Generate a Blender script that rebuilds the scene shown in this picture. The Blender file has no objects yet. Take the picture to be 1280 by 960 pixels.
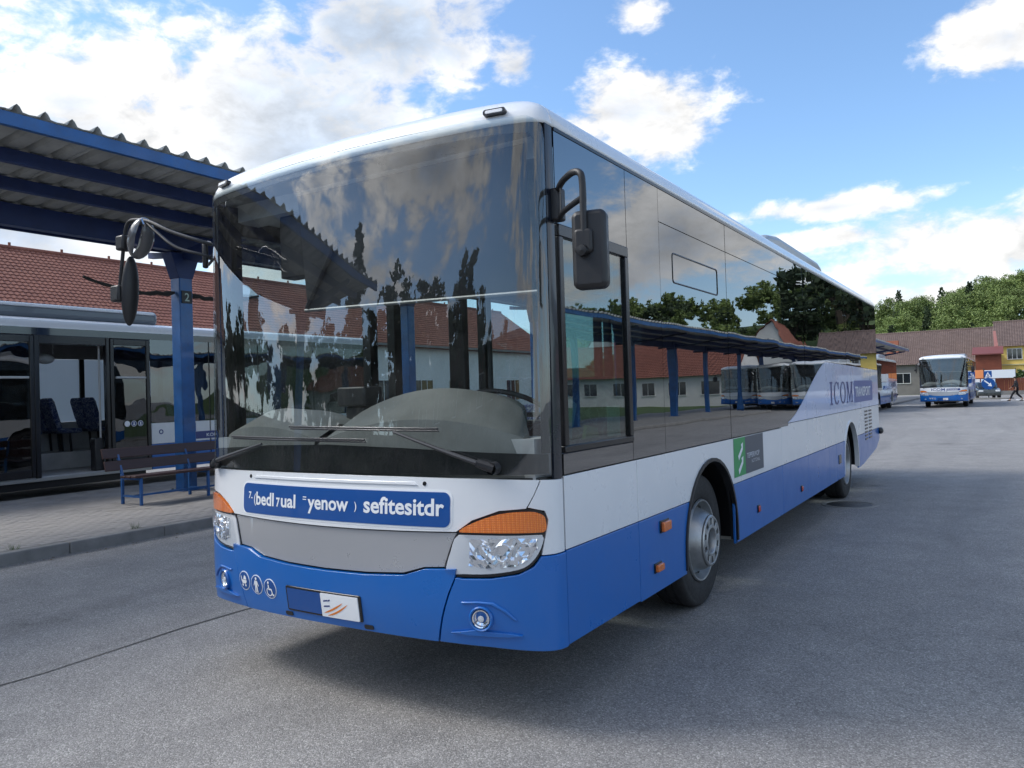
import bpy, bmesh, math, random
import numpy as np
from mathutils import Vector, Matrix
random.seed(7); rng = np.random.default_rng(7)
PI = math.pi
sc = bpy.context.scene
C = sc.collection

# ------------------------------------------------------------------ camera
cam_d = bpy.data.cameras.new("camera"); cam = bpy.data.objects.new("camera", cam_d); C.objects.link(cam)
CP = (3.14541, -3.01358, 1.64264); YAW, PITCH, ROLL = 0.56338, 0.01348, -0.03157
F_ = Vector((-math.sin(YAW)*math.cos(PITCH), math.cos(YAW)*math.cos(PITCH), math.sin(PITCH)))
R_ = Vector((math.cos(YAW), math.sin(YAW), 0)); U_ = R_.cross(F_)
R2 = R_*math.cos(ROLL)+U_*math.sin(ROLL); U2 = -R_*math.sin(ROLL)+U_*math.cos(ROLL)
cam.matrix_world = Matrix(((R2.x, U2.x, -F_.x, CP[0]), (R2.y, U2.y, -F_.y, CP[1]), (R2.z, U2.z, -F_.z, CP[2]), (0, 0, 0, 1)))
cam_d.sensor_width = 36; cam_d.lens = 969.94/1280*36; cam_d.clip_end = 3000; cam_d.clip_start = .05
sc.camera = cam

# ------------------------------------------------------------------ light and exposure
SUN_DIR = Vector((-.80, -.36, .92)).normalized()       # towards the sun
sun_az = math.atan2(SUN_DIR.x, SUN_DIR.y); sun_el = math.asin(SUN_DIR.z)
sd = bpy.data.lights.new("sun", 'SUN'); sd.energy = 1.2; sd.angle = math.radians(18); sd.color = (1, .95, .88)
so = bpy.data.objects.new("sun", sd); C.objects.link(so)
so.rotation_euler = (-SUN_DIR).to_track_quat('-Z', 'Y').to_euler()
sc.view_settings.view_transform = 'Standard'; sc.view_settings.look = 'None'
sc.view_settings.exposure = 0.98; sc.view_settings.gamma = 1
sc.cycles.max_bounces = 8; sc.cycles.transparent_max_bounces = 16
sc.cycles.caustics_reflective = False; sc.cycles.caustics_refractive = False
sc.cycles.use_denoising = True

# ------------------------------------------------------------------ sky (world)
world = bpy.data.worlds.new("World"); sc.world = world; world.use_nodes = True
wt = world.node_tree; wt.nodes.clear()
class NT:
    def __init__(s, t): s.t = t; s.L = t.links.new
    def n(s, typ, **k):
        o = s.t.nodes.new(typ)
        for a, b in k.items(): setattr(o, a, b)
        return o
    def put(s, sock, v):
        if v is None: return
        if isinstance(v, (int, float)): sock.default_value = v
        elif isinstance(v, (tuple, list)):
            sock.default_value = tuple(v)+(1,) if len(v) == 3 and sock.type == 'RGBA' else tuple(v)
        else: s.L(v, sock)
    def m(s, op, a, b=None, c=None, clamp=False):
        o = s.n('ShaderNodeMath', operation=op); o.use_clamp = clamp
        s.put(o.inputs[0], a); s.put(o.inputs[1], b); s.put(o.inputs[2], c)
        return o.outputs[0]
    def vm(s, op, a, b=None, scale=None):
        o = s.n('ShaderNodeVectorMath', operation=op); s.put(o.inputs[0], a); s.put(o.inputs[1], b)
        if scale is not None: s.put(o.inputs[3], scale)
        return o.outputs['Value'] if op in ('DOT_PRODUCT', 'LENGTH') else o.outputs[0]
    def noise(s, vec, scale, detail=4, rough=.55, dist=0, out=0):
        o = s.n('ShaderNodeTexNoise'); s.put(o.inputs['Vector'], vec); o.inputs['Scale'].default_value = scale
        o.inputs['Detail'].default_value = detail; o.inputs['Roughness'].default_value = rough; o.inputs['Distortion'].default_value = dist
        return o.outputs[out]
    def voro(s, vec, scale, feat='F1', out='Distance', rnd=1):
        o = s.n('ShaderNodeTexVoronoi', feature=feat); s.put(o.inputs['Vector'], vec); o.inputs['Scale'].default_value = scale
        o.inputs['Randomness'].default_value = rnd
        return o.outputs[out]
    def ramp(s, fac, stops, interp='LINEAR'):
        o = s.n('ShaderNodeValToRGB'); s.put(o.inputs[0], fac); r = o.color_ramp; r.interpolation = interp
        while len(r.elements) < len(stops): r.elements.new(.5)
        for e, (p, c) in zip(r.elements, stops):
            e.position = p; e.color = tuple(c)+(1,) if isinstance(c, (tuple, list)) else (c, c, c, 1)
        return o.outputs[0]
    def mr(s, v, a, b, c=0., d=1., smooth=False):
        o = s.n('ShaderNodeMapRange'); o.interpolation_type = 'SMOOTHSTEP' if smooth else 'LINEAR'
        for i, x in enumerate((v, a, b, c, d)): s.put(o.inputs[i], x)
        return o.outputs[0]
    def mix(s, f, a, b, blend='MIX'):
        o = s.n('ShaderNodeMix', data_type='RGBA', blend_type=blend)
        s.put(o.inputs[0], f); s.put(o.inputs[6], a); s.put(o.inputs[7], b)
        return o.outputs[2]
w = NT(wt)
sky = w.n('ShaderNodeTexSky', sky_type='NISHITA'); sky.sun_disc = False; sky.sun_elevation = sun_el; sky.sun_rotation = sun_az
sky.air_density = 1.0; sky.dust_density = .6; sky.ozone_density = 2.0
tc = w.n('ShaderNodeTexCoord'); D = tc.outputs['Generated']
sep = w.n('ShaderNodeSeparateXYZ'); w.L(D, sep.inputs[0]); dx, dy, dz = sep.outputs
az = w.m('MULTIPLY', w.m('ARCTAN2', dx, dy), 180/PI); el = w.m('MULTIPLY', w.m('ARCSINE', dz), 180/PI)
nvec = w.n('ShaderNodeCombineXYZ'); w.L(az, nvec.inputs[0]); w.L(w.m('MULTIPLY', el, 1.7), nvec.inputs[1])
# three-dimensional noise over the direction itself: seamless all round
dv = w.n('ShaderNodeCombineXYZ'); w.L(dx, dv.inputs[0]); w.L(dy, dv.inputs[1]); w.L(w.m('MULTIPLY', dz, 1.8), dv.inputs[2]); DV = dv.outputs[0]
n1 = w.noise(DV, 5.5, 8, .60, .25); n2 = w.noise(DV, 17, 6, .6, .2); n3 = w.noise(DV, 3.0, 5, .5)
# clouds that stand in the sky: (azimuth, elevation, half width, half height, strength)
BL = [(-22.6, 19.3, 6.4, 4.2, 1.35), (-58, 18, 9, 7.5, 1.15), (-66, 26, 9, 5, .7), (-48, 19, 12, 9, 1.1), (-41, 25, 9, 5, .8), (-35.5, 23.5, 4, 3, .7),
      (-31.5, 23.0, 3.0, 2.0, .75), (-21.7, 25.6, 2.4, 1.5, .85), (-7.5, 26.0, 2.4, 1.4, 1.0), (1.0, 20.4, 4.8, 2.9, 1.15),
      (-9.8, 11.9, 7.0, .9, .8), (-9.6, 9.9, 4.6, .8, .75), (2, 8.2, 12.5, 3.4, 1.3), (-6, 5.5, 11, 2.6, .8), (-63, 11, 9, 6, 1.2),
      (-45, 13, 9, 7, 1.1), (-90, 26, 20, 14, 1.0), (20, 11, 15, 4.5, 1.15), (44, 12, 14, 5, 1.1),
      (-135, 36, 24, 11, 1.15), (-112, 27, 16, 9, 1.1), (-150, 22, 22, 6, .9), (-165, 45, 16, 10, 1.0), (172, 24, 12, 9, 1.1)]
d = None
for (a0, e0, ra, re, st) in BL:
    u = w.m('DIVIDE', w.m('SUBTRACT', az, a0), ra); v = w.m('DIVIDE', w.m('SUBTRACT', el, e0), re)
    r2 = w.m('ADD', w.m('MULTIPLY', u, u), w.m('MULTIPLY', v, v))
    b = w.m('MULTIPLY', w.m('SUBTRACT', 1, w.m('SQRT', r2)), st)
    d = b if d is None else w.m('MAXIMUM', d, b)
# broken cumulus field over the rest of the sky
plane = w.n('ShaderNodeCombineXYZ'); zz = w.m('ADD', w.m('MAXIMUM', dz, 0), .22)
w.L(w.m('DIVIDE', dx, zz), plane.inputs[0]); w.L(w.m('DIVIDE', dy, zz), plane.inputs[1])
nf = w.noise(plane.outputs[0], 1.1, 9, .58, .3)
clear = w.m('MULTIPLY', w.mr(az, -74, -62, 0, 1, True), w.mr(az, 32, 50, 1, 0, True))
field = w.m('SUBTRACT', w.m('MULTIPLY', w.m('SUBTRACT', nf, .49), 4.2), w.m('MULTIPLY', clear, 2.5))
d = w.m('MAXIMUM', w.m('MAXIMUM', d, -1.0), field)
dens = w.m('ADD', d, w.m('ADD', w.m('MULTIPLY', w.m('SUBTRACT', n1, .5), 2.3), w.m('MULTIPLY', w.m('SUBTRACT', n2, .5), 1.9)))
cover = w.mr(dens, -.06, .55, 0, 1, True)
core = w.mr(w.m('ADD', w.m('MULTIPLY', dens, .75), w.m('MULTIPLY', w.m('SUBTRACT', n3, .5), 3.2)), .35, 1.35, 0, 1, True)
fine = w.m('MULTIPLY', w.m('SUBTRACT', n2, .5), 1.0)
sdot = w.m('MAXIMUM', w.vm('DOT_PRODUCT', D, tuple(SUN_DIR)), 0)
glow = w.m('ADD', 1.0, w.m('MULTIPLY', w.m('POWER', sdot, 9), 4.5))
bright = w.m('MULTIPLY', w.m('ADD', .56, w.m('MULTIPLY', fine, .75)), glow)
ccol = w.mix(core, (1.0, .985, .96), (.50, .575, .70))
grey = w.m('MULTIPLY', w.mr(az, -57, -45, 0, 1, True), w.mr(az, -39, -34, 1, 0, True))
ccol = w.mix(w.m('MULTIPLY', grey, w.mr(dens, .25, .8, .1, .75, True)), ccol, (.50, .60, .74))
cc = w.vm('SCALE', ccol, scale=bright)
SKY_S = .112
skyc = w.vm('SCALE', sky.outputs[0], scale=SKY_S)
skyc = w.mix(1.0, skyc, (.88, 1.0, 1.08), 'MULTIPLY')
hz = w.mr(el, 0, 14, .38, 0, True)
skyc = w.mix(hz, skyc, (.50, .62, .78))
tot = w.mix(w.m('MULTIPLY', cover, .95), skyc, cc)
bg = w.n('ShaderNodeBackground'); w.L(tot, bg.inputs[0]); bg.inputs[1].default_value = 1.0
wo = w.n('ShaderNodeOutputWorld'); w.L(bg.outputs[0], wo.inputs[0])

# ------------------------------------------------------------------ materials
MATS = {}
def mat(name, color=(.5, .5, .5), rough=.5, metal=0., coat=0., spec=.5, build=None, **kw):
    if name in MATS: return MATS[name]
    m = bpy.data.materials.new(name); m.use_nodes = True; t = NT(m.node_tree)
    b = m.node_tree.nodes['Principled BSDF']
    b.inputs['Base Color'].default_value = (*color, 1); b.inputs['Roughness'].default_value = rough
    b.inputs['Metallic'].default_value = metal; b.inputs['Coat Weight'].default_value = coat; b.inputs['Coat Roughness'].default_value = .04
    b.inputs['Specular IOR Level'].default_value = spec
    for k, v in kw.items(): b.inputs[k.replace('_', ' ')].default_value = v
    if build: build(t, b)
    MATS[name] = m; return m
def opos(t): return t.n('ShaderNodeNewGeometry').outputs['Position']
def ocoord(t): return t.n('ShaderNodeTexCoord').outputs['Object']
def bump(t, b, h, strength=.3, dist=.01):
    o = t.n('ShaderNodeBump'); o.inputs['Strength'].default_value = strength; o.inputs['Distance'].default_value = dist
    t.L(h, o.inputs['Height']); t.L(o.outputs[0], b.inputs['Normal']); return o
def varied(color, amount=.12, scale=3., rough=None, bmp=0, bscale=60, grime=0):
    def f(t, b):
        P = ocoord(t); n = t.noise(P, scale, 5, .6)
        c = t.mix(t.m('MULTIPLY', t.mr(n, .3, .75), 1), tuple(x*(1-amount) for x in color), tuple(min(1, x*(1+amount)) for x in color))
        if grime:
            g = t.mr(t.noise(P, 9, 8, .7), .52, .75, 0, grime)
            c = t.mix(g, c, tuple(x*.45+.02 for x in color))
        t.L(c, b.inputs['Base Color'])
        if rough: t.L(t.mr(t.noise(P, scale*4, 4), .3, .7, rough[0], rough[1]), b.inputs['Roughness'])
        if bmp: bump(t, b, t.noise(P, bscale, 4), bmp)
    return f
def paint(name, color, rough=.3, coat=.7, dirt=.25):
    def f(t, b):
        P = ocoord(t); s = t.n('ShaderNodeSeparateXYZ'); t.L(P, s.inputs[0])
        n = t.noise(P, 2.2, 7, .65); g = t.noise(P, 30, 4, .7)
        low = t.mr(s.outputs[2], .35, 1.3, 1, .15)            # road dirt thrown up on the skirt
        fac = t.m('MULTIPLY', t.m('MULTIPLY', t.mr(t.m('ADD', n, t.m('MULTIPLY', g, .25)), .5, .85), dirt), low)
        t.L(t.mix(fac, color, (.20, .19, .18)), b.inputs['Base Color'])
        t.L(t.m('ADD', t.mr(n, .3, .8, rough*.8, rough*1.3), t.m('MULTIPLY', fac, .4)), b.inputs['Roughness'])
        bump(t, b, t.noise(P, 2.3, 2), .035, .05)
    return mat(name, color, rough, coat=coat, build=f)
M_white = paint('white_paint', (.76, .78, .80), .3, .6, .16); M_blue = paint('blue_paint', (.001, .125, .46), .32, .45, .10)
M_bluesign = paint('blue_sign', (.002, .07, .29), .35, .3, .05)
M_lilac = paint('lilac_film', (.60, .67, .88), .3, .5, .1)
M_silver = paint('silver_paint', (.50, .505, .52), .30, .4, .10); M_silver.node_tree.nodes['Principled BSDF'].inputs['Metallic'].default_value = .5
M_pillar = paint('dark_blue_gloss_paint', (.010, .014, .024), .25, .25, .06)
M_blackpl = mat('black_plastic', (.018, .018, .02), .45, build=varied((.018, .018, .02), .3, 6, (.35, .55), .08, 200))
M_black = mat('black_enamel', (.006, .006, .007), .35)
M_trim = mat('black_trim', (.012, .012, .014), .25)
M_rubber = mat('tyre_rubber', (.022, .022, .023), .75, build=varied((.024, .023, .023), .35, 8, (.65, .85), .25, 90, .3))
M_rim = mat('steel_rim', (.42, .43, .44), .38, metal=.75, build=varied((.42, .43, .43), .25, 7, (.3, .5), .1, 60, .5))
M_chrome = mat('chrome', (.93, .94, .96), .12, metal=.92)
M_reflsilver = mat('lamp_housing', (.78, .79, .80), .25, metal=.15)
M_letters = mat('white_lettering', (.82, .84, .86), .4)
M_navy = mat('navy_lettering', (.03, .05, .20), .35)
M_green = mat('green_print', (.03, .30, .09), .4); M_greysign = mat('grey_print', (.07, .085, .11), .4)
M_orangeprint = mat('orange_print', (.75, .22, .03), .45)
def f_amber(t, b):
    P = ocoord(t); o = t.n('ShaderNodeTexVoronoi', feature='F1'); o.inputs['Scale'].default_value = 115; o.inputs['Randomness'].default_value = 0
    t.L(P, o.inputs['Vector']); bump(t, b, o.outputs['Distance'], .7, .008)
    t.L(t.mix(t.mr(o.outputs['Distance'], .1, .6), (.95, .27, .015), (.74, .15, .006)), b.inputs['Base Color'])
M_amber = mat('amber_lens', (.85, .2, .01), .18, coat=1, build=f_amber)
M_red = mat('red_lens', (.5, .02, .02), .2, coat=.6)
M_interior = mat('interior_grey', (.42, .43, .44), .7, build=varied((.42, .43, .44), .2, 3))
M_dash = mat('dashboard_grey', (.20, .205, .195), .5, build=varied((.20, .205, .195), .2, 4, None, .1, 120))
M_seat = mat('seat_fabric', (.02, .03, .08), .9, build=lambda t, b: t.L(t.ramp(t.noise(ocoord(t), 14, 3, .7, 1.5), [(.0, (.02, .03, .06)), (.5, (.03, .05, .14)), (.58, (.25, .29, .36)), (.66, (.02, .035, .08))]), b.inputs['Base Color']))
M_curtain = mat('blind_fabric', (.055, .058, .065), .85)
M_paper = mat('paper', (.65, .72, .75), .7); M_cyan = mat('cyan_folder', (.05, .35, .50), .5)
M_wiper = mat('wiper_metal', (.06, .06, .062), .35, metal=.3)
def glass(name, tint=(.75, .82, .80), ior=1.7, rough=.0, wav=.02, wscale=1.2, dirt=.03):
    if name in MATS: return MATS[name]
    m = bpy.data.materials.new(name); m.use_nodes = True; t = NT(m.node_tree); m.node_tree.nodes.clear()
    P = ocoord(t); out = t.n('ShaderNodeOutputMaterial')
    bp = t.n('ShaderNodeBump'); bp.inputs['Strength'].default_value = 1; bp.inputs['Distance'].default_value = wav
    t.L(t.noise(P, wscale, 2, .4), bp.inputs['Height'])
    fr = t.n('ShaderNodeFresnel'); bf = t.n('ShaderNodeNewGeometry').outputs['Backfacing']; t.L(t.m('ADD', ior, t.m('MULTIPLY', bf, 1/ior-ior)), fr.inputs['IOR']); t.L(bp.outputs[0], fr.inputs['Normal'])
    tr = t.n('ShaderNodeBsdfTransparent'); t.put(tr.inputs[0], tint)
    gl = t.n('ShaderNodeBsdfGlossy'); gl.inputs['Roughness'].default_value = rough; t.L(bp.outputs[0], gl.inputs['Normal']); t.put(gl.inputs[0], (.95, .97, 1.0))
    df = t.n('ShaderNodeBsdfDiffuse'); t.put(df.inputs[0], (.5, .5, .48))
    mx = t.n('ShaderNodeMixShader'); t.L(fr.outputs[0], mx.inputs[0]); t.L(tr.outputs[0], mx.inputs[1]); t.L(gl.outputs[0], mx.inputs[2])
    m2 = t.n('ShaderNodeMixShader')
    t.L(t.m('MULTIPLY', t.mr(t.noise(P, 5, 8, .75), .35, .8), dirt), m2.inputs[0]); t.L(mx.outputs[0], m2.inputs[1]); t.L(df.outputs[0], m2.inputs[2])
    t.L(m2.outputs[0], out.inputs[0]); MATS[name] = m; return m
G_shield = glass('windscreen_glass', (.84, .88, .87), 1.95, .0, .0035, 1.0, .05)
G_clear = glass('driver_window_glass', (.42, .55, .55), 1.9, 0, .006, .9, .02)
G_tint = glass('tinted_side_glass', (.12, .13, .14), 3.0, .0, .003, .9, .015)
G_side = glass('side_window_glass', (.78, .84, .84), 1.45, 0, .01, .9, .02)
G_lens = glass('lamp_lens_glass', (.95, .96, .97), 1.25, 0, .003, 30, .0)
M_mirror = mat('mirror_glass', (.8, .8, .82), .02, metal=1)

# ------------------------------------------------------------------ mesh helpers
def tagp(o, label=None, cat=None, group=None, kind=None):
    if label: o['label'] = label
    if cat: o['category'] = cat
    if group: o['group'] = group
    if kind: o['kind'] = kind
    return o
def link(o, parent=None):
    C.objects.link(o)
    if parent is not None: o.parent = parent
    return o
def empty(name, loc=(0, 0, 0), rz=0, parent=None):
    o = bpy.data.objects.new(name, None); o.location = loc; o.rotation_euler = (0, 0, rz); o.empty_display_size = .3
    return link(o, parent)
class MB:
    def __init__(s): s.v = []; s.f = []; s.mi = []; s.cur = 0
    def add(s, vs, fs):
        k = len(s.v); s.v += [tuple(map(float, v)) for v in vs]; s.f += [tuple(i+k for i in f) for f in fs]; s.mi += [s.cur]*len(fs); return s
    def box(s, a, b, rz=0, c=None):
        x0, y0, z0 = a; x1, y1, z1 = b
        vs = [(x, y, z) for z in (z0, z1) for y in (y0, y1) for x in (x0, x1)]
        if rz:
            cx, cy = ((x0+x1)/2, (y0+y1)/2) if c is None else c
            co, si = math.cos(rz), math.sin(rz); vs = [(cx+(x-cx)*co-(y-cy)*si, cy+(x-cx)*si+(y-cy)*co, z) for x, y, z in vs]
        return s.add(vs, [(0, 2, 3, 1), (4, 5, 7, 6), (0, 1, 5, 4), (2, 6, 7, 3), (0, 4, 6, 2), (1, 3, 7, 5)])
    def bar(s, p, q, w_, h=None, up=(0, 0, 1)):
        p, q = Vector(p), Vector(q); h = h or w_; d = (q-p).normalized(); u = Vector(up)
        if abs(d.dot(u)) > .98: u = Vector((1, 0, 0))
        x = d.cross(u).normalized()*w_/2; y = x.cross(d).normalized()*h/2
        vs = [a+b for a in (p, q) for b in (-x-y, x-y, x+y, -x+y)]
        return s.add(vs, [(3, 2, 1, 0), (4, 5, 6, 7), (0, 1, 5, 4), (1, 2, 6, 5), (2, 3, 7, 6), (3, 0, 4, 7)])
    def tube(s, pts, r, n=10, closed=False):
        pts = [Vector(p) for p in pts]; rs = r if isinstance(r, (list, tuple)) else [r]*len(pts); rings = []
        prev = None
        for i, p in enumerate(pts):
            a = pts[max(i-1, 0)]; b = pts[min(i+1, len(pts)-1)]; d = (b-a).normalized()
            u = prev if prev is not None else (Vector((0, 0, 1)) if abs(d.z) < .9 else Vector((1, 0, 0)))
            x = (u-d*u.dot(d)).normalized(); y = d.cross(x); prev = x
            rings.append([p+x*math.cos(2*PI*k/n)*rs[i]+y*math.sin(2*PI*k/n)*rs[i] for k in range(n)])
        vs = [v for r_ in rings for v in r_]; fs = []
        for i in range(len(pts)-1):
            for k in range(n): fs.append((i*n+k, i*n+(k+1) % n, (i+1)*n+(k+1) % n, (i+1)*n+k))
        fs.append(tuple(range(n-1, -1, -1))); fs.append(tuple((len(pts)-1)*n+k for k in range(n)))
        return s.add(vs, fs)
    def lathe(s, prof, n=32, axis='z', o=(0, 0, 0), caps=False):
        vs = []
        for (r, h) in prof:
            for k in range(n):
                a = 2*PI*k/n; p = (r*math.cos(a), r*math.sin(a), h)
                if axis == 'x': p = (p[2], p[0], p[1])
                if axis == 'y': p = (p[1], p[2], p[0])
                vs.append((p[0]+o[0], p[1]+o[1], p[2]+o[2]))
        fs = [(i*n+k, i*n+(k+1) % n, (i+1)*n+(k+1) % n, (i+1)*n+k) for i in range(len(prof)-1) for k in range(n)]
        if caps: fs += [tuple(range(n-1, -1, -1)), tuple((len(prof)-1)*n+k for k in range(n))]
        return s.add(vs, fs)
    def prism(s, poly, fn, t):
        """poly: list of 2D; fn(u, v, depth)->3D"""
        n = len(poly); vs = [fn(u, v, 0) for u, v in poly]+[fn(u, v, t) for u, v in poly]
        return s.add(vs, [tuple(range(n)), tuple(range(2*n-1, n-1, -1))]+[(i, i+n, (i+1) % n+n, (i+1) % n) for i in range(n)])
    def ellipsoid(s, c, r, n=16, m=10, rot=None):
        vs = []; fs = []
        for i in range(m+1):
            t = PI*i/m
            for k in range(n):
                a = 2*PI*k/n; v = Vector((r[0]*math.sin(t)*math.cos(a), r[1]*math.sin(t)*math.sin(a), r[2]*math.cos(t)))
                if rot is not None: v = rot @ v
                vs.append(v+Vector(c))
        for i in range(m):
            for k in range(n): fs.append((i*n+k, (i+1)*n+k, (i+1)*n+(k+1) % n, i*n+(k+1) % n))
        return s.add(vs, fs)
    def mesh(s, name, mats, smooth=True, fix=True):
        me = bpy.data.meshes.new(name); me.from_pydata(s.v, [], s.f)
        mats = mats if isinstance(mats, (list, tuple)) else [mats]
        for m in mats: me.materials.append(m)
        me.polygons.foreach_set('material_index', s.mi)
        if fix:
            bm = bmesh.new(); bm.from_mesh(me); bmesh.ops.remove_doubles(bm, verts=bm.verts, dist=1e-5)
            bmesh.ops.recalc_face_normals(bm, faces=bm.faces); bm.to_mesh(me); bm.free()
        finish(me, smooth); return me
    def build(s, name, mats, parent=None, smooth=True, bevel=0, loc=None, fix=True, **tags):
        o = bpy.data.objects.new(name, s.mesh(name, mats, smooth, fix))
        if loc is not None: o.location = loc
        if bevel: bev(o, bevel)
        tagp(o, **tags); return link(o, parent)
def finish(me, smooth=True):
    if smooth:
        me.polygons.foreach_set('use_smooth', [True]*len(me.polygons))
        try: me.set_sharp_from_angle(angle=math.radians(35))
        except Exception: pass
def bev(o, wdt, seg=2):
    m = o.modifiers.new('bevel', 'BEVEL'); m.width = wdt; m.segments = seg; m.limit_method = 'ANGLE'; m.angle_limit = math.radians(50)
    m.harden_normals = False
def sub_poly(outline, du=None, dv=None, splits_u=(), u0=None, u1=None, fine=True):
    """planar bmesh (u, v, 0) of a polygon cut by grid lines; optional clip to u0..u1"""
    bm = bmesh.new(); bm.faces.new([bm.verts.new((u, v, 0)) for u, v in outline])
    def cut(co, no, ci=False, co_=False):
        bmesh.ops.bisect_plane(bm, geom=bm.verts[:]+bm.edges[:]+bm.faces[:], dist=1e-6, plane_co=co, plane_no=no, clear_inner=ci, clear_outer=co_)
    if u0 is not None: cut((u0, 0, 0), (1, 0, 0), ci=True)
    if u1 is not None: cut((u1, 0, 0), (1, 0, 0), co_=True)
    us = [v.co.x for v in bm.verts]; vs = [v.co.y for v in bm.verts]
    if not us: bm.free(); return None
    if du:
        k = math.ceil(min(us)/du+1e-6)
        while k*du < max(us)-1e-6: cut((k*du, 0, 0), (1, 0, 0)); k += 1
        if du <= .06 and fine:
            for sg in (-1, 1):
                for q in (1.18, 1.22, 1.26, 1.28, 1.31, 1.33, 1.36, 1.38, 1.405, 1.415, 1.425, 1.435):
                    if min(us) < sg*q < max(us): cut((sg*q, 0, 0), (1, 0, 0))
    if dv:
        k = math.ceil(min(vs)/dv+1e-6)
        while k*dv < max(vs)-1e-6: cut((0, k*dv, 0), (0, 1, 0)); k += 1
    return bm
def shell(bm, fn, thick, name, mats, parent=None, smooth=True, **tags):
    """extrude a planar bmesh to a slab and map (u, v, depth) -> 3D"""
    if bm is None or not bm.faces: return None
    bot = {}
    bound = [e for e in bm.edges if e.is_boundary]
    faces = bm.faces[:]; top = bm.verts[:]; pos = {v: v.co.copy() for v in top}
    for v in top: bot[v] = bm.verts.new(v.co)
    for f in faces: bm.faces.new([bot[v] for v in reversed(f.verts)])
    for e in bound:
        a, b = e.verts; bm.faces.new((a, b, bot[b], bot[a]))
    for v in top:
        p = pos[v]; v.co = fn(p.x, p.y, 0); bot[v].co = fn(p.x, p.y, thick)
    bmesh.ops.recalc_face_normals(bm, faces=bm.faces)
    me = bpy.data.meshes.new(name); bm.to_mesh(me); bm.free(); me.materials.append(mats); finish(me, smooth)
    o = bpy.data.objects.new(name, me); tagp(o, **tags); return link(o, parent)
def spline(pts, k=5, closed=True):
    out = []; n = len(pts)
    for i in range(n if closed else n-1):
        p0, p1, p2, p3 = (Vector(pts[(i+j) % n] if closed else pts[min(max(i+j, 0), n-1)]) for j in (-1, 0, 1, 2))
        for q in range(k):
            t = q/k; out.append(tuple(.5*((2*p1)+(p2-p0)*t+(2*p0-5*p1+4*p2-p3)*t*t+(3*p1-p0-3*p2+p3)*t**3)))
    if not closed: out.append(tuple(pts[-1]))
    return out
def rrect(u0, v0, u1, v1, r, n=6):
    out = []
    for cx, cy, a0 in ((u1-r, v1-r, 0), (u0+r, v1-r, PI/2), (u0+r, v0+r, PI), (u1-r, v0+r, 1.5*PI)):
        out += [(cx+r*math.cos(a0+PI/2*k/n), cy+r*math.sin(a0+PI/2*k/n)) for k in range(n+1)]
    return out
def circ(cx, cy, rx, ry=None, n=24): return [(cx+rx*math.cos(2*PI*k/n), cy+(ry or rx)*math.sin(2*PI*k/n)) for k in range(n)]
def text_mb(mb, s, size, fn, bold=0., align='LEFT', sx=1., depth=0):
    cu = bpy.data.curves.new('t', 'FONT'); cu.body = s; cu.size = size; cu.offset = bold; cu.align_x = align; cu.resolution_u = 3
    ob = bpy.data.objects.new('t', cu); C.objects.link(ob)
    me = bpy.data.meshes.new_from_object(ob.evaluated_get(bpy.context.evaluated_depsgraph_get()))
    mb.add([fn(v.co.x*sx, v.co.y, depth) for v in me.vertices], [tuple(p.vertices) for p in me.polygons])
    bpy.data.objects.remove(ob); bpy.data.curves.remove(cu); bpy.data.meshes.remove(me)
def copy_tree(o, parent=None):
    c = o.copy(); C.objects.link(c)
    if parent is not None: c.parent = parent
    for ch in KIDS(o): copy_tree(ch, c)
    return c
def KIDS(o): return list(o.children)

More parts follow.
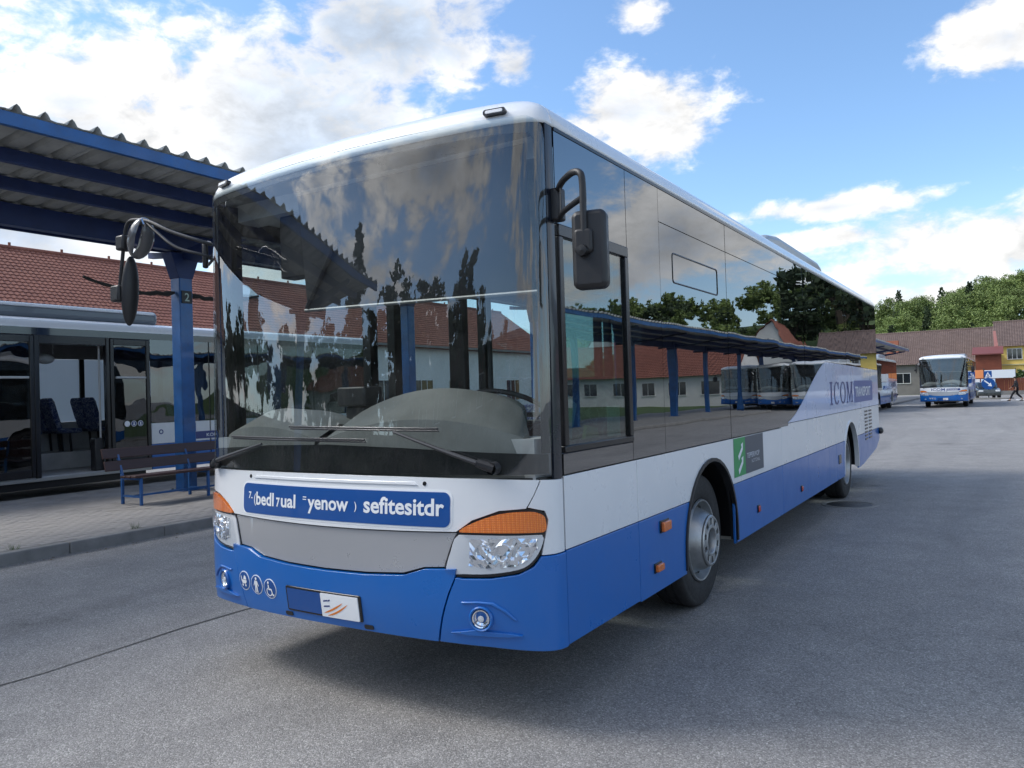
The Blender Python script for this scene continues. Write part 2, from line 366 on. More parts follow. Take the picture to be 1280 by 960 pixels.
# ================================================================== GROUND
def f_asphalt(t, b):
    P = opos(t)
    big = t.noise(P, .22, 5, .6); mid = t.noise(P, 2.2, 6, .65)
    v = t.n('ShaderNodeTexVoronoi', feature='F1'); t.L(P, v.inputs['Vector']); v.inputs['Scale'].default_value = 150
    cell = t.n('ShaderNodeSeparateColor'); t.L(v.outputs['Color'], cell.inputs[0])
    v2 = t.n('ShaderNodeTexVoronoi', feature='F1'); t.L(P, v2.inputs['Vector']); v2.inputs['Scale'].default_value = 48
    c2 = t.n('ShaderNodeSeparateColor'); t.L(v2.outputs['Color'], c2.inputs[0])
    grain = t.ramp(cell.outputs[0], [(0, .58), (.5, .94), (.85, 1.25), (1, 1.8)])
    base = t.ramp(big, [(.3, (.25, .241, .230)), (.5, (.285, .275, .263)), (.7, (.32, .309, .295))])
    base = t.mix(t.mr(mid, .35, .7, 0, .35), base, (.10, .098, .10))
    c = t.mix(1, base, grain, 'MULTIPLY')
    sp_ = t.n('ShaderNodeSeparateXYZ'); t.L(P, sp_.inputs[0])
    tr_ = t.n('ShaderNodeCombineXYZ'); t.L(t.m('ADD', sp_.outputs[0], t.m('MULTIPLY', t.noise(P, .15, 2), 2.5)), tr_.inputs[0]); t.L(t.m('MULTIPLY', sp_.outputs[1], .06), tr_.inputs[1])
    tracks = t.mr(t.noise(tr_.outputs[0], 1.3, 4, .6), .5, .72, 0, .30)
    c = t.mix(tracks, c, (.085, .083, .085))
    oil = t.m('MULTIPLY', t.mr(t.voro(P, .55, 'SMOOTH_F1'), .05, .17, 1, 0), t.mr(t.noise(P, 3.5, 5, .7), .42, .62))
    c = t.mix(t.m('MULTIPLY', oil, .55), c, (.045, .043, .042))
    dust = t.mr(t.noise(P, .9, 7, .72), .55, .78, 0, .30); c = t.mix(dust, c, (.27, .26, .24))
    speck = t.m('MULTIPLY', t.mr(c2.outputs[1], .955, .965), t.mr(v2.outputs['Distance'], .22, .30, 1, 0))
    c = t.mix(t.m('MULTIPLY', speck, .8), c, (.50, .49, .47))
    crack = t.mr(t.voro(t.vm('ADD', P, t.vm('SCALE', t.noise(P, .8, 4, out=1), scale=1.5)), .16, 'DISTANCE_TO_EDGE'), .0, .0022, 1, 0)
    c = t.mix(t.m('MULTIPLY', crack, .16), c, (.05, .05, .05))
    t.L(c, b.inputs['Base Color']); t.L(t.mr(cell.outputs[1], 0, 1, .6, .9), b.inputs['Roughness'])
    bump(t, b, t.m('ADD', t.m('MULTIPLY', v.outputs['Distance'], -1), t.m('MULTIPLY', v2.outputs['Distance'], -.4)), .55, .006)
M_asphalt = mat('asphalt', (.12, .12, .12), .8, build=f_asphalt)
M_tar = mat('tar_joint', (.08, .08, .08), .7, build=varied((.085, .083, .08), .5, 20))
M_concrete = mat('concrete', (.3, .29, .27), .85, build=varied((.24, .235, .225), .22, 3, None, .5, 80, .35))
M_paver = mat('paving_brick', (.3, .29, .28), .85, build=varied((.30, .285, .27), .22, 2, None, .5, 100, .25))
M_grass = mat('grass', (.05, .09, .02), .9, build=varied((.06, .10, .025), .4, .6, None, .6, 30))
mb = MB(); R = 900; mb.add([(-R, -R, 0), (R, -R, 0), (R, R, 0), (-R, R, 0)], [(0, 1, 2, 3)])
ground = mb.build('asphalt_ground', M_asphalt, kind='structure')
mb = MB()
pts = [(-1.985+.03*math.sin(k*1.7)+rng.normal(0, .008), -12+k*.5) for k in range(60)]
mb.add([(x-.009-.004*math.sin(i), y, .004) for i, (x, y) in enumerate(pts)]+[(x+.010+.004*math.cos(i*2), y, .004) for i, (x, y) in enumerate(pts)],
       [(i, i+60, i+61, i+1) for i in range(59)])
mb.build('asphalt_joint', M_tar, kind='structure')
# manhole cover by the rear wheel
mh = empty('manhole_cover', (1.33, 8.35, 0)); tagp(mh, 'round iron manhole cover in the asphalt beside the rear wheel of the large bus', 'manhole cover')
M_iron = mat('cast_iron', (.07, .07, .07), .5, metal=.5, build=varied((.07, .07, .07), .3, 12, (.4, .6), .5, 60))
m = MB(); m.lathe([(.30, .001), (.30, .008), (.35, .008), (.36, .001)], 40); m.build('frame_ring', M_concrete, mh)
m = MB(); m.lathe([(.0001, .006), (.26, .006), (.285, .004), (.287, .001)], 40); m.build('lid', M_iron, mh)

# ------------------------------------------------------------------ near platform: kerb stones, paving bricks
PLX = -5.83
def platform(x_edge, x_back, y0, y1, bricks=None, name='platform'):
    root = MB().box((x_back, y0, -.02), (x_edge-.16, y1, .112)).build(name, M_concrete, kind='structure')
    n = 0; y = y0; st = [MB().box((-.15, .004, 0), (0, 1.166, .16)).mesh('kerb_stone', M_concrete) for _ in range(1)]
    rest = MB()
    k = round((y1-y0)/1.17)
    for i in range(k):
        yy = y0+i*1.17
        if -2 < yy < 42:
            o = bpy.data.objects.new('kerb_stone', st[0]); o.location = (x_edge+rng.normal(0, .003), yy, -.03+rng.normal(0, .002)); link(o, root)
            if i == 0 or n < 1: pass
            bev(o, .012); n += 1
        else: rest.box((x_edge-.15, yy+.004, -.03), (x_edge, yy+1.166, .13))
    rest.build('kerb_stone_row', M_concrete, root, kind='stuff')
    return root
plat = platform(PLX, -11.1, -45-.07, 56.72, name='bus_platform')
# bricks 20 x 10 cm, running bond; nearest ones singly
bl, bw, gap = .20, .10, .005
brick_me = MB().box((-.0475, -.0975, -.03), (.0475, .0975, .0)).mesh('brick', M_paver)
cand = []
xs = np.arange(-6.04, -11.0, -bw)
for ci, x in enumerate(xs):
    off = (ci % 2)*bl/2
    for y in np.arange(-6+off, 30, bl):
        cand.append((x, y))
def seen(x, y):
    v = Vector((x, y, .13))-Vector(CP); z = v.dot(F_)
    if z < .5: return None
    return 640+969.9*v.dot(R2)/z, 480-969.9*v.dot(U2)/z, z
vis = []
for i, (x, y) in enumerate(cand):
    s = seen(x, y)
    if s and -5 < s[0] < 272 and s[1] > 560: vis.append((s[2], i))
vis.sort(); near = set(i for _, i in vis[:295])
rest = MB()
for i, (x, y) in enumerate(cand):
    dz_ = rng.normal(0, .0012); tx, ty = rng.normal(0, .006, 2)
    if i in near:
        o = bpy.data.objects.new('brick', brick_me); o.location = (x, y, .13+dz_); o.rotation_euler = (tx, ty, rng.normal(0, .006)); link(o, plat)
    else:
        h = .13+dz_
        rest.add([(x-.0475, y-.0975, h), (x+.0475, y-.0975, h+ty*.09), (x+.0475, y+.0975, h+ty*.09+tx*.19), (x-.0475, y+.0975, h+tx*.19)], [(0, 1, 2, 3)])
rest.build('paving', M_paver, plat, smooth=False, kind='stuff', fix=False)

# ================================================================== CANOPY
M_cblue = mat('canopy_blue_paint', (.01, .09, .30), .4, coat=.3, build=varied((.012, .095, .29), .28, 2.5, (.35, .6), .12, 40, .55))
M_cdark = mat('canopy_purlin_paint', (.012, .03, .12), .5, build=varied((.012, .03, .12), .25, 2, None, 0, 40, .3))
M_sheet = mat('weathered_roof_sheet', (.36, .37, .35), .6, build=varied((.38, .39, .37), .25, 1.5, (.5, .7), .1, 30, .5))
def canopy(name, xp, xf, y0, y1, posts, wing, label, group=None, slope=.07, zf=4.92, detail=True):
    """xp: post line, xf: outer edge"""
    root = empty(name, (xp, (y0+y1)/2, 0)); tagp(root, label, 'canopy', group)
    ox, oy = xp, (y0+y1)/2; sg = 1 if xf > xp else -1
    X = lambda x: x-ox
    xb = xp-sg*.9                                            # back edge
    zx = lambda x: zf+slope*sg*(x-xf)*1.0
    # corrugated sheets, 1.2 m wide lengths, each its own piece
    pitch = .302; npan = int(round((y1-y0)/(pitch*4)))
    prof = []
    for k in range(4):
        prof += [(k*pitch, 0), (k*pitch+.055, .002), (k*pitch+.085, .038), (k*pitch+.115, .055), (k*pitch+.145, .038), (k*pitch+.175, .002), (k*pitch+.24, -.004)]
    prof.append((4*pitch, 0))
    pm = MB(); nx = 9
    vs = []; 
    for j in range(nx+1):
        x = xf+sg*.05+(xb-xf-sg*.05)*j/nx; z = zx(x)+.022
        for (yy, hh) in prof: vs.append((X(x), yy, z+hh*1.5))
    n = len(prof)
    pm.add(vs, [(j*n+k, j*n+k+1, (j+1)*n+k+1, (j+1)*n+k) for j in range(nx) for k in range(n-1)])
    me = pm.mesh('roof_sheet', M_sheet)
    for i in range(npan):
        o = bpy.data.objects.new('roof_sheet', me); o.location = (0, y0-oy+i*pitch*4, (i % 2)*.004); link(o, root)
        s = o.modifiers.new('thick', 'SOLIDIFY'); s.thickness = .006
    L0, L1 = y0-oy, y1-oy
    MB().box((X(xf)-.035, L0, zx(xf)-.15), (X(xf)+.035, L1, zx(xf)+.004)).build('fascia_beam', M_cblue, root, bevel=.006)
    span = abs(xf-xp)
    for q in (.33, .645):
        x = xf-sg*span*q; MB().box((X(x)-.05, L0+.02, zx(x)-.17), (X(x)+.05, L1-.02, zx(x)-.006)).build('purlin', M_cdark, root, bevel=.005)
    x = xp; MB().box((X(x)-.09, L0+.02, zx(x)-.33), (X(x)+.09, L1-.02, zx(x)-.008)).build('main_beam', M_cdark, root, bevel=.008)
    x = xb+sg*.1; MB().box((X(x)-.03, L0+.02, zx(x)-.16), (X(x)+.03, L1-.02, zx(x)-.006)).build('edge_beam', M_cdark, root, bevel=.005)
    for py in posts:
        y = py-oy
        p = MB(); p.box((-.13, y-.13, .02), (.13, y+.13, 4.3)); po = p.build('post', M_cblue, root, bevel=.018)
        g = MB(); g.prism([(y-.135, 3.88), (y+.135, 3.88), (y+.29, 4.32), (y-.29, 4.32)], lambda u, v, d: (-.137+d, u, v), .274)
        g.build('gusset', M_cdark, root, bevel=.006)
        a = MB()                                              # tapered cantilever arm
        zt = zx(xf-sg*.3)-.19
        arm = [(0, 4.28), (0, zx(xp)-.34), (sg*(span-.12), zx(xf)-.19), (sg*(span-.12), zx(xf)-.27), (sg*.5, 4.12)]
        a.prism(arm, lambda u, v, d: (u, y-.06+d, v), .12); a.build('cantilever_arm', M_cdark, root, bevel=.004)
        a = MB(); a.prism([(-sg*.10, 4.28), (-sg*.10, zx(xp)-.34), (X(xb), zx(xb)-.17), (X(xb), zx(xb)-.28)], lambda u, v, d: (u, y-.05+d, v), .10); a.build('rear_arm', M_cdark, root)
        f = MB(); f.box((-.2, y-.2, .125), (.2, y+.2, .15)); f.build('base_plate', M_cblue, root, bevel=.004)
        for bx in (-.165, .165):
            for by in (-.165, .165): MB().lathe([(.018, .15), (.018, .168), (.0001, .168)], 6, o=(bx, y+by, 0)).build('anchor_bolt', M_iron, root)
    return root
POSTS = [5.55+6.2*k for k in range(-2, 7)]
canopy('platform_canopy', -9.17, -6.0, -8.45, 46.75, POSTS, 1, 'blue steel platform canopy with corrugated roof above the bench and the open door bus')
# bracket, number plate and knotted straps on the post by the bench
num = empty('platform_number_plate', (-9.17, 5.55, 3.55)); tagp(num, 'small dark number plate on the blue canopy post beside the bench', 'sign')
m = MB(); m.box((.135, -.10, -.11), (.15, .10, .11)); m.build('plate', M_blackpl, num, bevel=.003)
m = MB(); text_mb(m, '2', .2, lambda u, v, d: (.153, u-.05, v-.07), .003); m.build('numeral', mat('pale_number', (.35, .45, .40), .5), num)
M_rope = mat('dark_strap', (.03, .028, .026), .9)
for sg in (-1, 1):
    m = MB(); P0 = Vector((-9.17, 5.55+sg*.14, 3.62)); P1 = Vector((-9.17, 5.55+sg*1.75, 3.74))
    pts = [P0.lerp(P1, k/14)+Vector((rng.normal(0, .01), 0, -.10*math.sin(PI*k/14)+rng.normal(0, .008))) for k in range(15)]
    m.tube(pts, [.022+.03*abs(math.sin(k*1.3))*(1-k/16) for k in range(15)], 7)
    m.build('strap', M_rope, label='dark knotted strap tied to the %s of the blue canopy post' % ('left side' if sg < 0 else 'right side'), cat='strap', group='straps tied to the canopy post')

# ================================================================== BENCH
M_wood = mat('dark_wood_plank', (.05, .022, .018), .45, build=lambda t, b: (t.L(t.mix(t.noise(t.vm('MULTIPLY', ocoord(t), (30, 1.2, 30)), 3, 6, .6), (.022, .010, .010), (.075, .032, .026)), b.inputs['Base Color']), bump(t, b, t.noise(t.vm('MULTIPLY', ocoord(t), (30, 1.2, 30)), 3, 6, .6), .3, .004)))
bench = empty('park_bench', (-8.2, 3.95, .13)); tagp(bench, 'dark wooden slatted bench with blue tube legs on the platform', 'bench')
L = 2.75
for i, (x, z) in enumerate(((.20, .445), (.06, .44), (-.08, .435))):
    MB().box((x-.062, -.12, z-.018), (x+.062, L-.12, z+.018)).build('seat_plank', M_wood, bench, bevel=.005)
for (x, z) in ((-.33, .60), (-.40, .79)):
    m = MB(); m.bar((x, -.25, z), (x, L-.1, z), .032, .155, up=(-.30, 0, 1)); m.build('backrest_plank', M_wood, bench, bevel=.005)
for y in (0, 1.18, 2.36):
    m = MB(); m.bar((.21, y, 0), (.21, y, .42), .04); m.build('leg', M_cblue, bench, bevel=.004)
    m = MB(); m.bar((-.28, y, 0), (-.28, y, .46), .04); m.bar((-.275, y, .45), (-.43, y, .86), .035); m.build('leg', M_cblue, bench, bevel=.004)
    for zr_ in (.40, .13): m = MB(); m.bar((-.26, y, zr_), (.19, y, zr_), .03); m.build('cross_rail', M_cblue, bench)
m = MB(); m.bar((-.03, 0, .13), (-.03, 2.36, .13), .03); m.build('stretcher', M_cblue, bench)

# ================================================================== MAIN BUS
# plan curve of the front: superellipse, arc-length table
W_, DEP, NN = 1.275, .40, 2.5
_ph = np.linspace(0, 1, 4001)*PI/2
_X = W_*np.sin(_ph)**(2/NN); _Y = DEP*(1-np.clip(np.cos(_ph), 0, 1)**(2/NN)); _Y[-1] = DEP
_t = np.clip(_X/W_, 0, 1); _Y2 = _X**2/11+.252*(1-(1-_t**4)**.25)
_S = np.concatenate([[0], np.cumsum(np.hypot(np.diff(_X), np.diff(_Y)))]); SL = float(_S[-1])
ZP = [.36, .45, .6, .75, .9, 1.1, 1.22, 1.6, 2.2, 2.7, 3.0, 3.2]; YP = [.05, .02, .0, .0, .005, .015, .03, .055, .09, .125, .145, .165]
def plan(s):
    a = abs(s); x = float(np.interp(a, _S, _X)); y = float(np.interp(a, _S, _Y2))
    if a > SL: y += a-SL
    return math.copysign(x, s), y
def fs(s, z, off=0.):
    """front surface; off > 0 goes outward"""
    x, y = plan(s); t = min(abs(s)/SL, 1); e = 1e-3
    xa, ya = plan(s-e); xb, yb = plan(s+e); tx, ty = xb-xa, yb-ya; l = math.hypot(tx, ty) or 1
    return Vector((x+ty/l*off, y+float(np.interp(z, ZP, YP))*(1-t**3)-tx/l*off, z))
FR = lambda off: (lambda u, v, d: fs(u, v, off-d))
def fpatch(name, outline, off, thick, m, parent, du=.05, dv=.12, bevel=0, **tags):
    o = shell(sub_poly(outline, du, dv), FR(off), thick, name, m, parent, **tags)
    if bevel: bev(o, bevel)
    return o
def mir(poly): return [(-u, v) for u, v in reversed(poly)]
WHEELS_Y = (2.72, 9.05); WR = .497
def side_fn(sgn, x=W_): return lambda u, v, d: Vector((sgn*(x-d), u, v))
def arch(y0, y1, z0, z1, yc, zc=.5, r=.60):
    """rectangle y0..y1 x z0..z1 minus a wheel arch circle cut from below; list of outlines"""
    def ang(z): return math.asin(max(-1, min(1, (z-zc)/r)))
    if z0 < zc:      # lower band: two pieces beside the arch (straight below the axle)
        zt = z1; a = ang(zt)
        left = [(y0, z0), (yc-r, z0), (yc-r, zc)]+[(yc-r*math.cos(t), zc+r*math.sin(t)) for t in np.linspace(.05, a, 8)]+[(y0, zt)]
        right = [(y1, z0), (y1, zt)]+[(yc+r*math.cos(t), zc+r*math.sin(t)) for t in np.linspace(a, .05, 8)]+[(yc+r, zc), (yc+r, z0)]
        return [left, right]
    a = ang(z0)
    return [[(y0, z0)]+[(yc-r*math.cos(t), zc+r*math.sin(t)) for t in np.linspace(a, PI-a, 26)]+[(y1, z0), (y1, z1), (y0, z1)]]
def wheel_set(root, kind, x, y, sgn):
    wr = empty('wheel', (sgn*x, y, WR), 0 if sgn > 0 else PI, root)
    m = MB()   # tyre: outer face at +x
    prof = [(.30, -.26), (.36, -.275), (.44, -.275), (.475, -.262), (.493, -.235), (.497, -.20), (.497, -.165), (.489, -.163), (.489, -.150), (.497, -.148), (.497, -.105), (.489, -.103), (.489, -.09), (.497, -.088), (.497, -.055), (.492, -.03), (.478, -.012), (.465, -.006), (.455, -.0075), (.44, -.002), (.37, .0), (.335, -.006), (.315, -.014), (.30, -.03)]
    m.lathe(prof, 64, 'x'); m.build('tyre', M_rubber, wr)
    m = MB()
    if kind == 'front':
        m.lathe([(.308, -.012), (.302, .002), (.292, .0), (.285, -.02), (.276, -.05), (.262, -.075), (.25, -.06), (.235, -.03), (.22, .012), (.20, .045), (.192, .055)], 48, 'x'); m.build('rim', M_rim, wr)
        # nut ring with ten holes
        ring = MB(); x1, x0 = .075, .035
        ring.lathe([(.19, x0), (.19, x1-.008), (.182, x1), (.168, x1), (.166, x0)], 60, 'x')
        ring.lathe([(.118, x0), (.118, x1), (.096, x1+.002), (.090, x1-.006), (.088, x0-.02)], 60, 'x')
        for k in range(10):
            a = 2*PI*k/10; seg = []
            for (r_, da) in ((.112, -.19), (.172, -.16), (.172, .16), (.112, .19)):
                seg.append((r_*math.cos(a+da), r_*math.sin(a+da)))
            ring.prism(seg, lambda u, v, d: (x1-.0015-d, u, v), .03)
        ring.build('nut_ring', M_rim, wr, bevel=.003)
        nm = MB()
        for k in range(10):
            a = 2*PI*(k+.5)/10; nm.lathe([(.0001, .052), (.014, .05), (.017, .03), (.017, .0)], 6, 'x', (0, .143*math.cos(a), .143*math.sin(a)))
        nm.build('wheel_nut', M_iron, wr, kind='stuff')
        m = MB(); m.lathe([(.0001, .03), (.05, .03), (.085, .022), (.088, 0)], 30, 'x'); m.build('hub', M_iron, wr)
        m = MB()
        for k in range(8):
            a = 2*PI*(k+.3)/8; m.ellipsoid((-.060, .262*math.cos(a), .262*math.sin(a)), (.008, .017, .017), 8, 5)
        m.build('rim_slot', M_black, wr)
    else:
        m.lathe([(.308, -.012), (.302, .002), (.292, .0), (.283, -.02), (.275, -.10), (.255, -.17), (.20, -.185), (.15, -.18)], 48, 'x')
        m.lathe([(.15, -.18), (.145, -.09), (.12, -.07), (.0001, -.065)], 48, 'x'); m.build('rim', M_rim, wr)
        nm = MB()
        for k in range(10):
            a = 2*PI*k/10; nm.lathe([(.0001, -.15), (.015, -.15), (.017, -.185)], 6, 'x', (0, .178*math.cos(a), .178*math.sin(a)))
        nm.build('wheel_nut', M_iron, wr, kind='stuff')
    m = MB(); m.lathe([(.0001, -.20), (.31, -.2), (.31, -.26), (.0001, -.26)], 24, 'x'); m.build('brake_drum', M_black, wr)
    return wr
def make_seat(parent, x, y, z, name='seat', face=1):
    s = empty(name, (x, y, z), 0 if face > 0 else PI, parent)
    m = MB(); m.box((-.21, -.05, .38), (.21, .38, .48)); m.build('cushion', M_seat, s, bevel=.04)
    m = MB(); m.prism([(-.10, .42), (.0, .42), (-.17, 1.04), (-.22, 1.12), (-.27, 1.11), (-.29, 1.03), (-.20, .7)], lambda u, v, d: (-.19+d, u, v), .38); m.build('backrest', M_seat, s, bevel=.035)
    m = MB(); m.bar((-.17, .15, 0), (-.17, .12, .4), .035); m.bar((.17, .15, 0), (.17, .12, .4), .035); m.build('frame', M_blackpl, s)
    return s

def make_main_bus():
    root = empty('city_bus', (0, 0, 0))
    # ---- front body panels
    joint = [(-.84, .968), (-.506, .961), (-.219, .957), (0, .956), (.219, .957), (.506, .961), (.84, .968)]
    g = .004
    fp = [(u, v+g) for u, v in joint]+[(.925, 1.030), (1.066, 1.078), (1.205, 1.088), (1.245, 1.15), (1.281, 1.222), (1.0, 1.232), (.5, 1.238), (0, 1.240), (-.5, 1.238), (-1.0, 1.232), (-1.281, 1.222), (-1.245, 1.15), (-1.205, 1.088), (-1.066, 1.078), (-.925, 1.030)]
    fpatch('front_panel', fp, .004, .02, M_white, root, bevel=.004)
    fpatch('panel_lip', [(-.62, 1.198), (.62, 1.198), (.60, 1.214), (-.60, 1.214)], .010, .01, M_white, root, bevel=.004)
    sil = [(u, v-g) for u, v in reversed(joint)]+[(-.815, .90), (-.785, .815), (-.77, .795), (-.654, .788), (-.60, .772), (-.53, .752), (-.3, .738), (0, .733), (.3, .738), (.53, .752), (.60, .772), (.654, .788), (.77, .795), (.785, .815), (.815, .90)]
    fpatch('grille_panel', sil, -.008, .02, M_silver, root, bevel=.005)
    fend = [(1.286, .86), (1.312, .96), (1.330, 1.03), (1.310, 1.072), (1.222, 1.091), (1.214, 1.091), (1.25, 1.15), (1.289, 1.222), (SL-.004, 1.216), (SL-.004, .857)]
    corner = [(.838, .749), (.875, .744), (1.017, .749), (1.162, .771), (1.24, .806), (1.283, .855), (SL-.004, .852), (SL-.004, .386), (1.2, .40), (1.0, .412), (.724, .418), (.758, .546), (.802, .669)]
    for sg in (1, -1):
        mm = (lambda p: p) if sg > 0 else mir
        fpatch('fender', mm(fend), .004, .02, M_white, root, bevel=.004)
        fpatch('bumper_corner', mm(corner), .012, .03, M_blue, root, bevel=.006)
        # fog lamp pocket: recess lip above and below, lamp with ring
        fl = empty('fog_lamp', fs(sg*.965, .555, .014), 0, root)
        base = fs(sg*.965, .555, .014); ev = (fs(sg*.965+.01, .555)-fs(sg*.965-.01, .555)).normalized(); nv = Vector((ev.y, -ev.x, 0))
        def loc(u, v, d, ev=ev, nv=nv): return ev*u+Vector((0, 0, v))+nv*d
        def lring(prof, mt, nm, n=28):
            m = MB(); vs = []
            for (r_, h) in prof:
                for k in range(n): vs.append(loc(r_*math.cos(2*PI*k/n), r_*math.sin(2*PI*k/n), h))
            m.add(vs, [(i*n+k, i*n+(k+1) % n, (i+1)*n+(k+1) % n, (i+1)*n+k) for i in range(len(prof)-1) for k in range(n)])
            m.build(nm, mt, fl)
        lring([(.062, -.01), (.062, .008), (.056, .016), (.050, .012), (.047, -.0)], M_blue, 'surround')
        lring([(.047, .002), (.044, .010), (.038, .008), (.034, .0), (.0001, -.012)], M_chrome, 'reflector')
        lring([(.043, .008), (.03, .013), (.0001, .016)], G_lens, 'lens')
        lring([(.016, .006), (.014, .010), (.0001, .012)], M_reflsilver, 'bulb_cap')
        lip = [(.80, .478), (.86, .486), (.93, .498), (1.0, .494), (1.12, .486), (1.17, .478), (1.10, .470), (1.0, .470), (.90, .470)]
        fpatch('bumper_ledge', mm(lip), .026, .02, M_blue, root, bevel=.008)
        brow = [(.86, .633), (.95, .640), (1.03, .638), (1.10, .60), (1.15, .55), (1.13, .55), (1.08, .592), (1.02, .622), (.95, .628), (.87, .623)]
        fpatch('bumper_brow', mm(brow), .021, .012, M_blue, root, bevel=.006)
        # headlight
        hl = empty('headlight', (0, 0, 0), 0, root)
        out = spline([(.772, .760), (.800, .875), (.846, .966), (.927, 1.022), (1.068, 1.070), (1.215, 1.081), (1.292, 1.066), (1.318, 1.030), (1.304, .962), (1.287, .884), (1.234, .819), (1.162, .783), (1.017, .761), (.875, .756)], 4)
        rim_o = [((u-1.04)*1.012+1.04, (v-.92)*1.03+.92) for u, v in out]
        fpatch('bezel', mm(rim_o), -.004, .03, M_trim, hl, .03, .05)
        low = [p for p in out if p[1] <= .966]
        lo_poly = spline([(.785, .770), (.808, .872), (.853, .957), (1.00, .9575), (1.15, .957), (1.290, .957), (1.279, .890), (1.228, .828), (1.160, .794), (1.017, .772), (.880, .767)], 3)
        lo_poly = [(u, min(v, .958)) for u, v in lo_poly]
        fpatch('housing', mm(lo_poly), .001, .03, M_reflsilver, hl, .03, .05)
        hi = spline([(.862, .973), (.932, 1.018), (1.068, 1.062), (1.215, 1.073), (1.286, 1.058), (1.308, 1.028), (1.297, .973), (1.15, .972), (1.0, .972)], 4)
        hi = [(u, max(v, .972)) for u, v in hi]
        fpatch('turn_indicator', mm(hi), .014, .03, M_amber, hl, .02, .03, bevel=.006)
        # reflector bowls and faceted chrome block behind the lens
        blk = [(.905, .808), (.912, .935), (1.02, .942), (1.16, .945), (1.262, .94), (1.262, .89), (1.21, .838), (1.15, .812), (1.02, .795)]
        bm = sub_poly(mm(blk), .019, .021, fine=False)
        rr = random.Random(5)
        jit = {}
        def cf(u, v, d_):
            k = (round(u, 3), round(v, 3))
            if k not in jit: jit[k] = rr.uniform(-.006, .005)
            return fs(u, v, .004+jit[k]-d_)
        shell(bm, cf, .02, 'reflector', M_chrome, hl, smooth=False)
        for (u, v, r_) in ((.975, .872, .036), (1.085, .874, .042), (1.190, .888, .034)):
            m = MB(); n = 24; vs = []; e = (fs(sg*u+.01, v)-fs(sg*u-.01, v)).normalized(); nn_ = Vector((e.y, -e.x, 0)); c0 = fs(sg*u, v, .006)
            prof = [(r_*1.08, -.004), (r_*1.05, .010), (r_*.96, .010), (r_*.8, -.008), (r_*.5, -.03), (.012, -.036), (.012, -.008), (.0001, -.004)]
            for (a_, h) in prof:
                for k in range(n): vs.append(c0+e*a_*math.cos(2*PI*k/n)+Vector((0, 0, a_*math.sin(2*PI*k/n)))+nn_*h)
            m.add(vs, [(i*n+k, i*n+(k+1) % n, (i+1)*n+(k+1) % n, (i+1)*n+k) for i in range(len(prof)-1) for k in range(n)]); m.build('lamp_bowl', M_chrome, hl)
        fpatch('lens', mm([((u-1.04)*.99+1.04, (v-.865)*.98+.865) for u, v in lo_poly]), .020, .003, G_lens, hl, .03, .05)
    bump_c = [(.832, .747), (.795, .669), (.751, .546), (.716, .419), (.4, .424), (0, .428), (-.4, .424), (-.716, .419), (-.751, .546), (-.795, .669), (-.832, .747),
              (-.84, .790), (-.77, .786), (-.66, .780), (-.61, .764), (-.54, .742), (-.3, .727), (0, .722), (.3, .727), (.54, .742), (.61, .764), (.66, .780), (.77, .786), (.84, .790)]
    fpatch('bumper', bump_c, .014, .04, M_blue, root, bevel=.010)
    # dark structure behind the joints
    fpatch('front_frame', [(-SL, .42), (SL, .42), (SL, 1.23), (-SL, 1.23)], -.03, .02, M_black, root)
    fpatch('air_dam', [(-1.1, .385), (1.1, .385), (1.1, .44), (-1.1, .44)], -.08, .02, M_blackpl, root)
    # number plate recess, holder and card
    np_ = empty('number_plate', (0, 0, 0), 0, root)
    fpatch('holder', rrect(-.300, .470, .268, .612, .008, 2), .020, .008, M_trim, np_, bevel=.003)
    fpatch('blue_card', rrect(-.285, .482, -.020, .600, .004, 2), .0235, .003, M_bluesign, np_)
    fpatch('card', rrect(-.014, .474, .252, .602, .004, 2), .0265, .006, M_letters, np_)
    m = MB()
    def sw(pts, w0):
        n = len(pts); vs = [FR(.0275)(u, v-w0*.5*(1-abs(2*i/(n-1)-1)**3+.15), 0) for i, (u, v) in enumerate(pts)]+[FR(.0275)(u, v+w0*.5*(1-abs(2*i/(n-1)-1)**3+.15), 0) for i, (u, v) in enumerate(pts)]
        m.add(vs, [(i, i+1, n+i+1, n+i) for i in range(n-1)])
    sw([(.006+.14*t, .495+.045*t+.022*t*t) for t in np.linspace(0, 1, 12)], .010)
    sw([(.030+.15*t, .483+.035*t+.040*t*t) for t in np.linspace(0, 1, 12)], .010)
    m.build('swoosh', M_orangeprint, np_)
    m = MB()
    for (u0, v0, wd) in ((.006, .556, .032), (.04, .560, .016), (.006, .527, .045)):
        vs = [FR(.0275)(*p, 0) for p in ((u0, v0), (u0+wd, v0+.006), (u0+wd, v0+.014), (u0, v0+.008))]; m.add(vs, [(0, 1, 2, 3)])
    m.build('small_print', M_navy, np_)
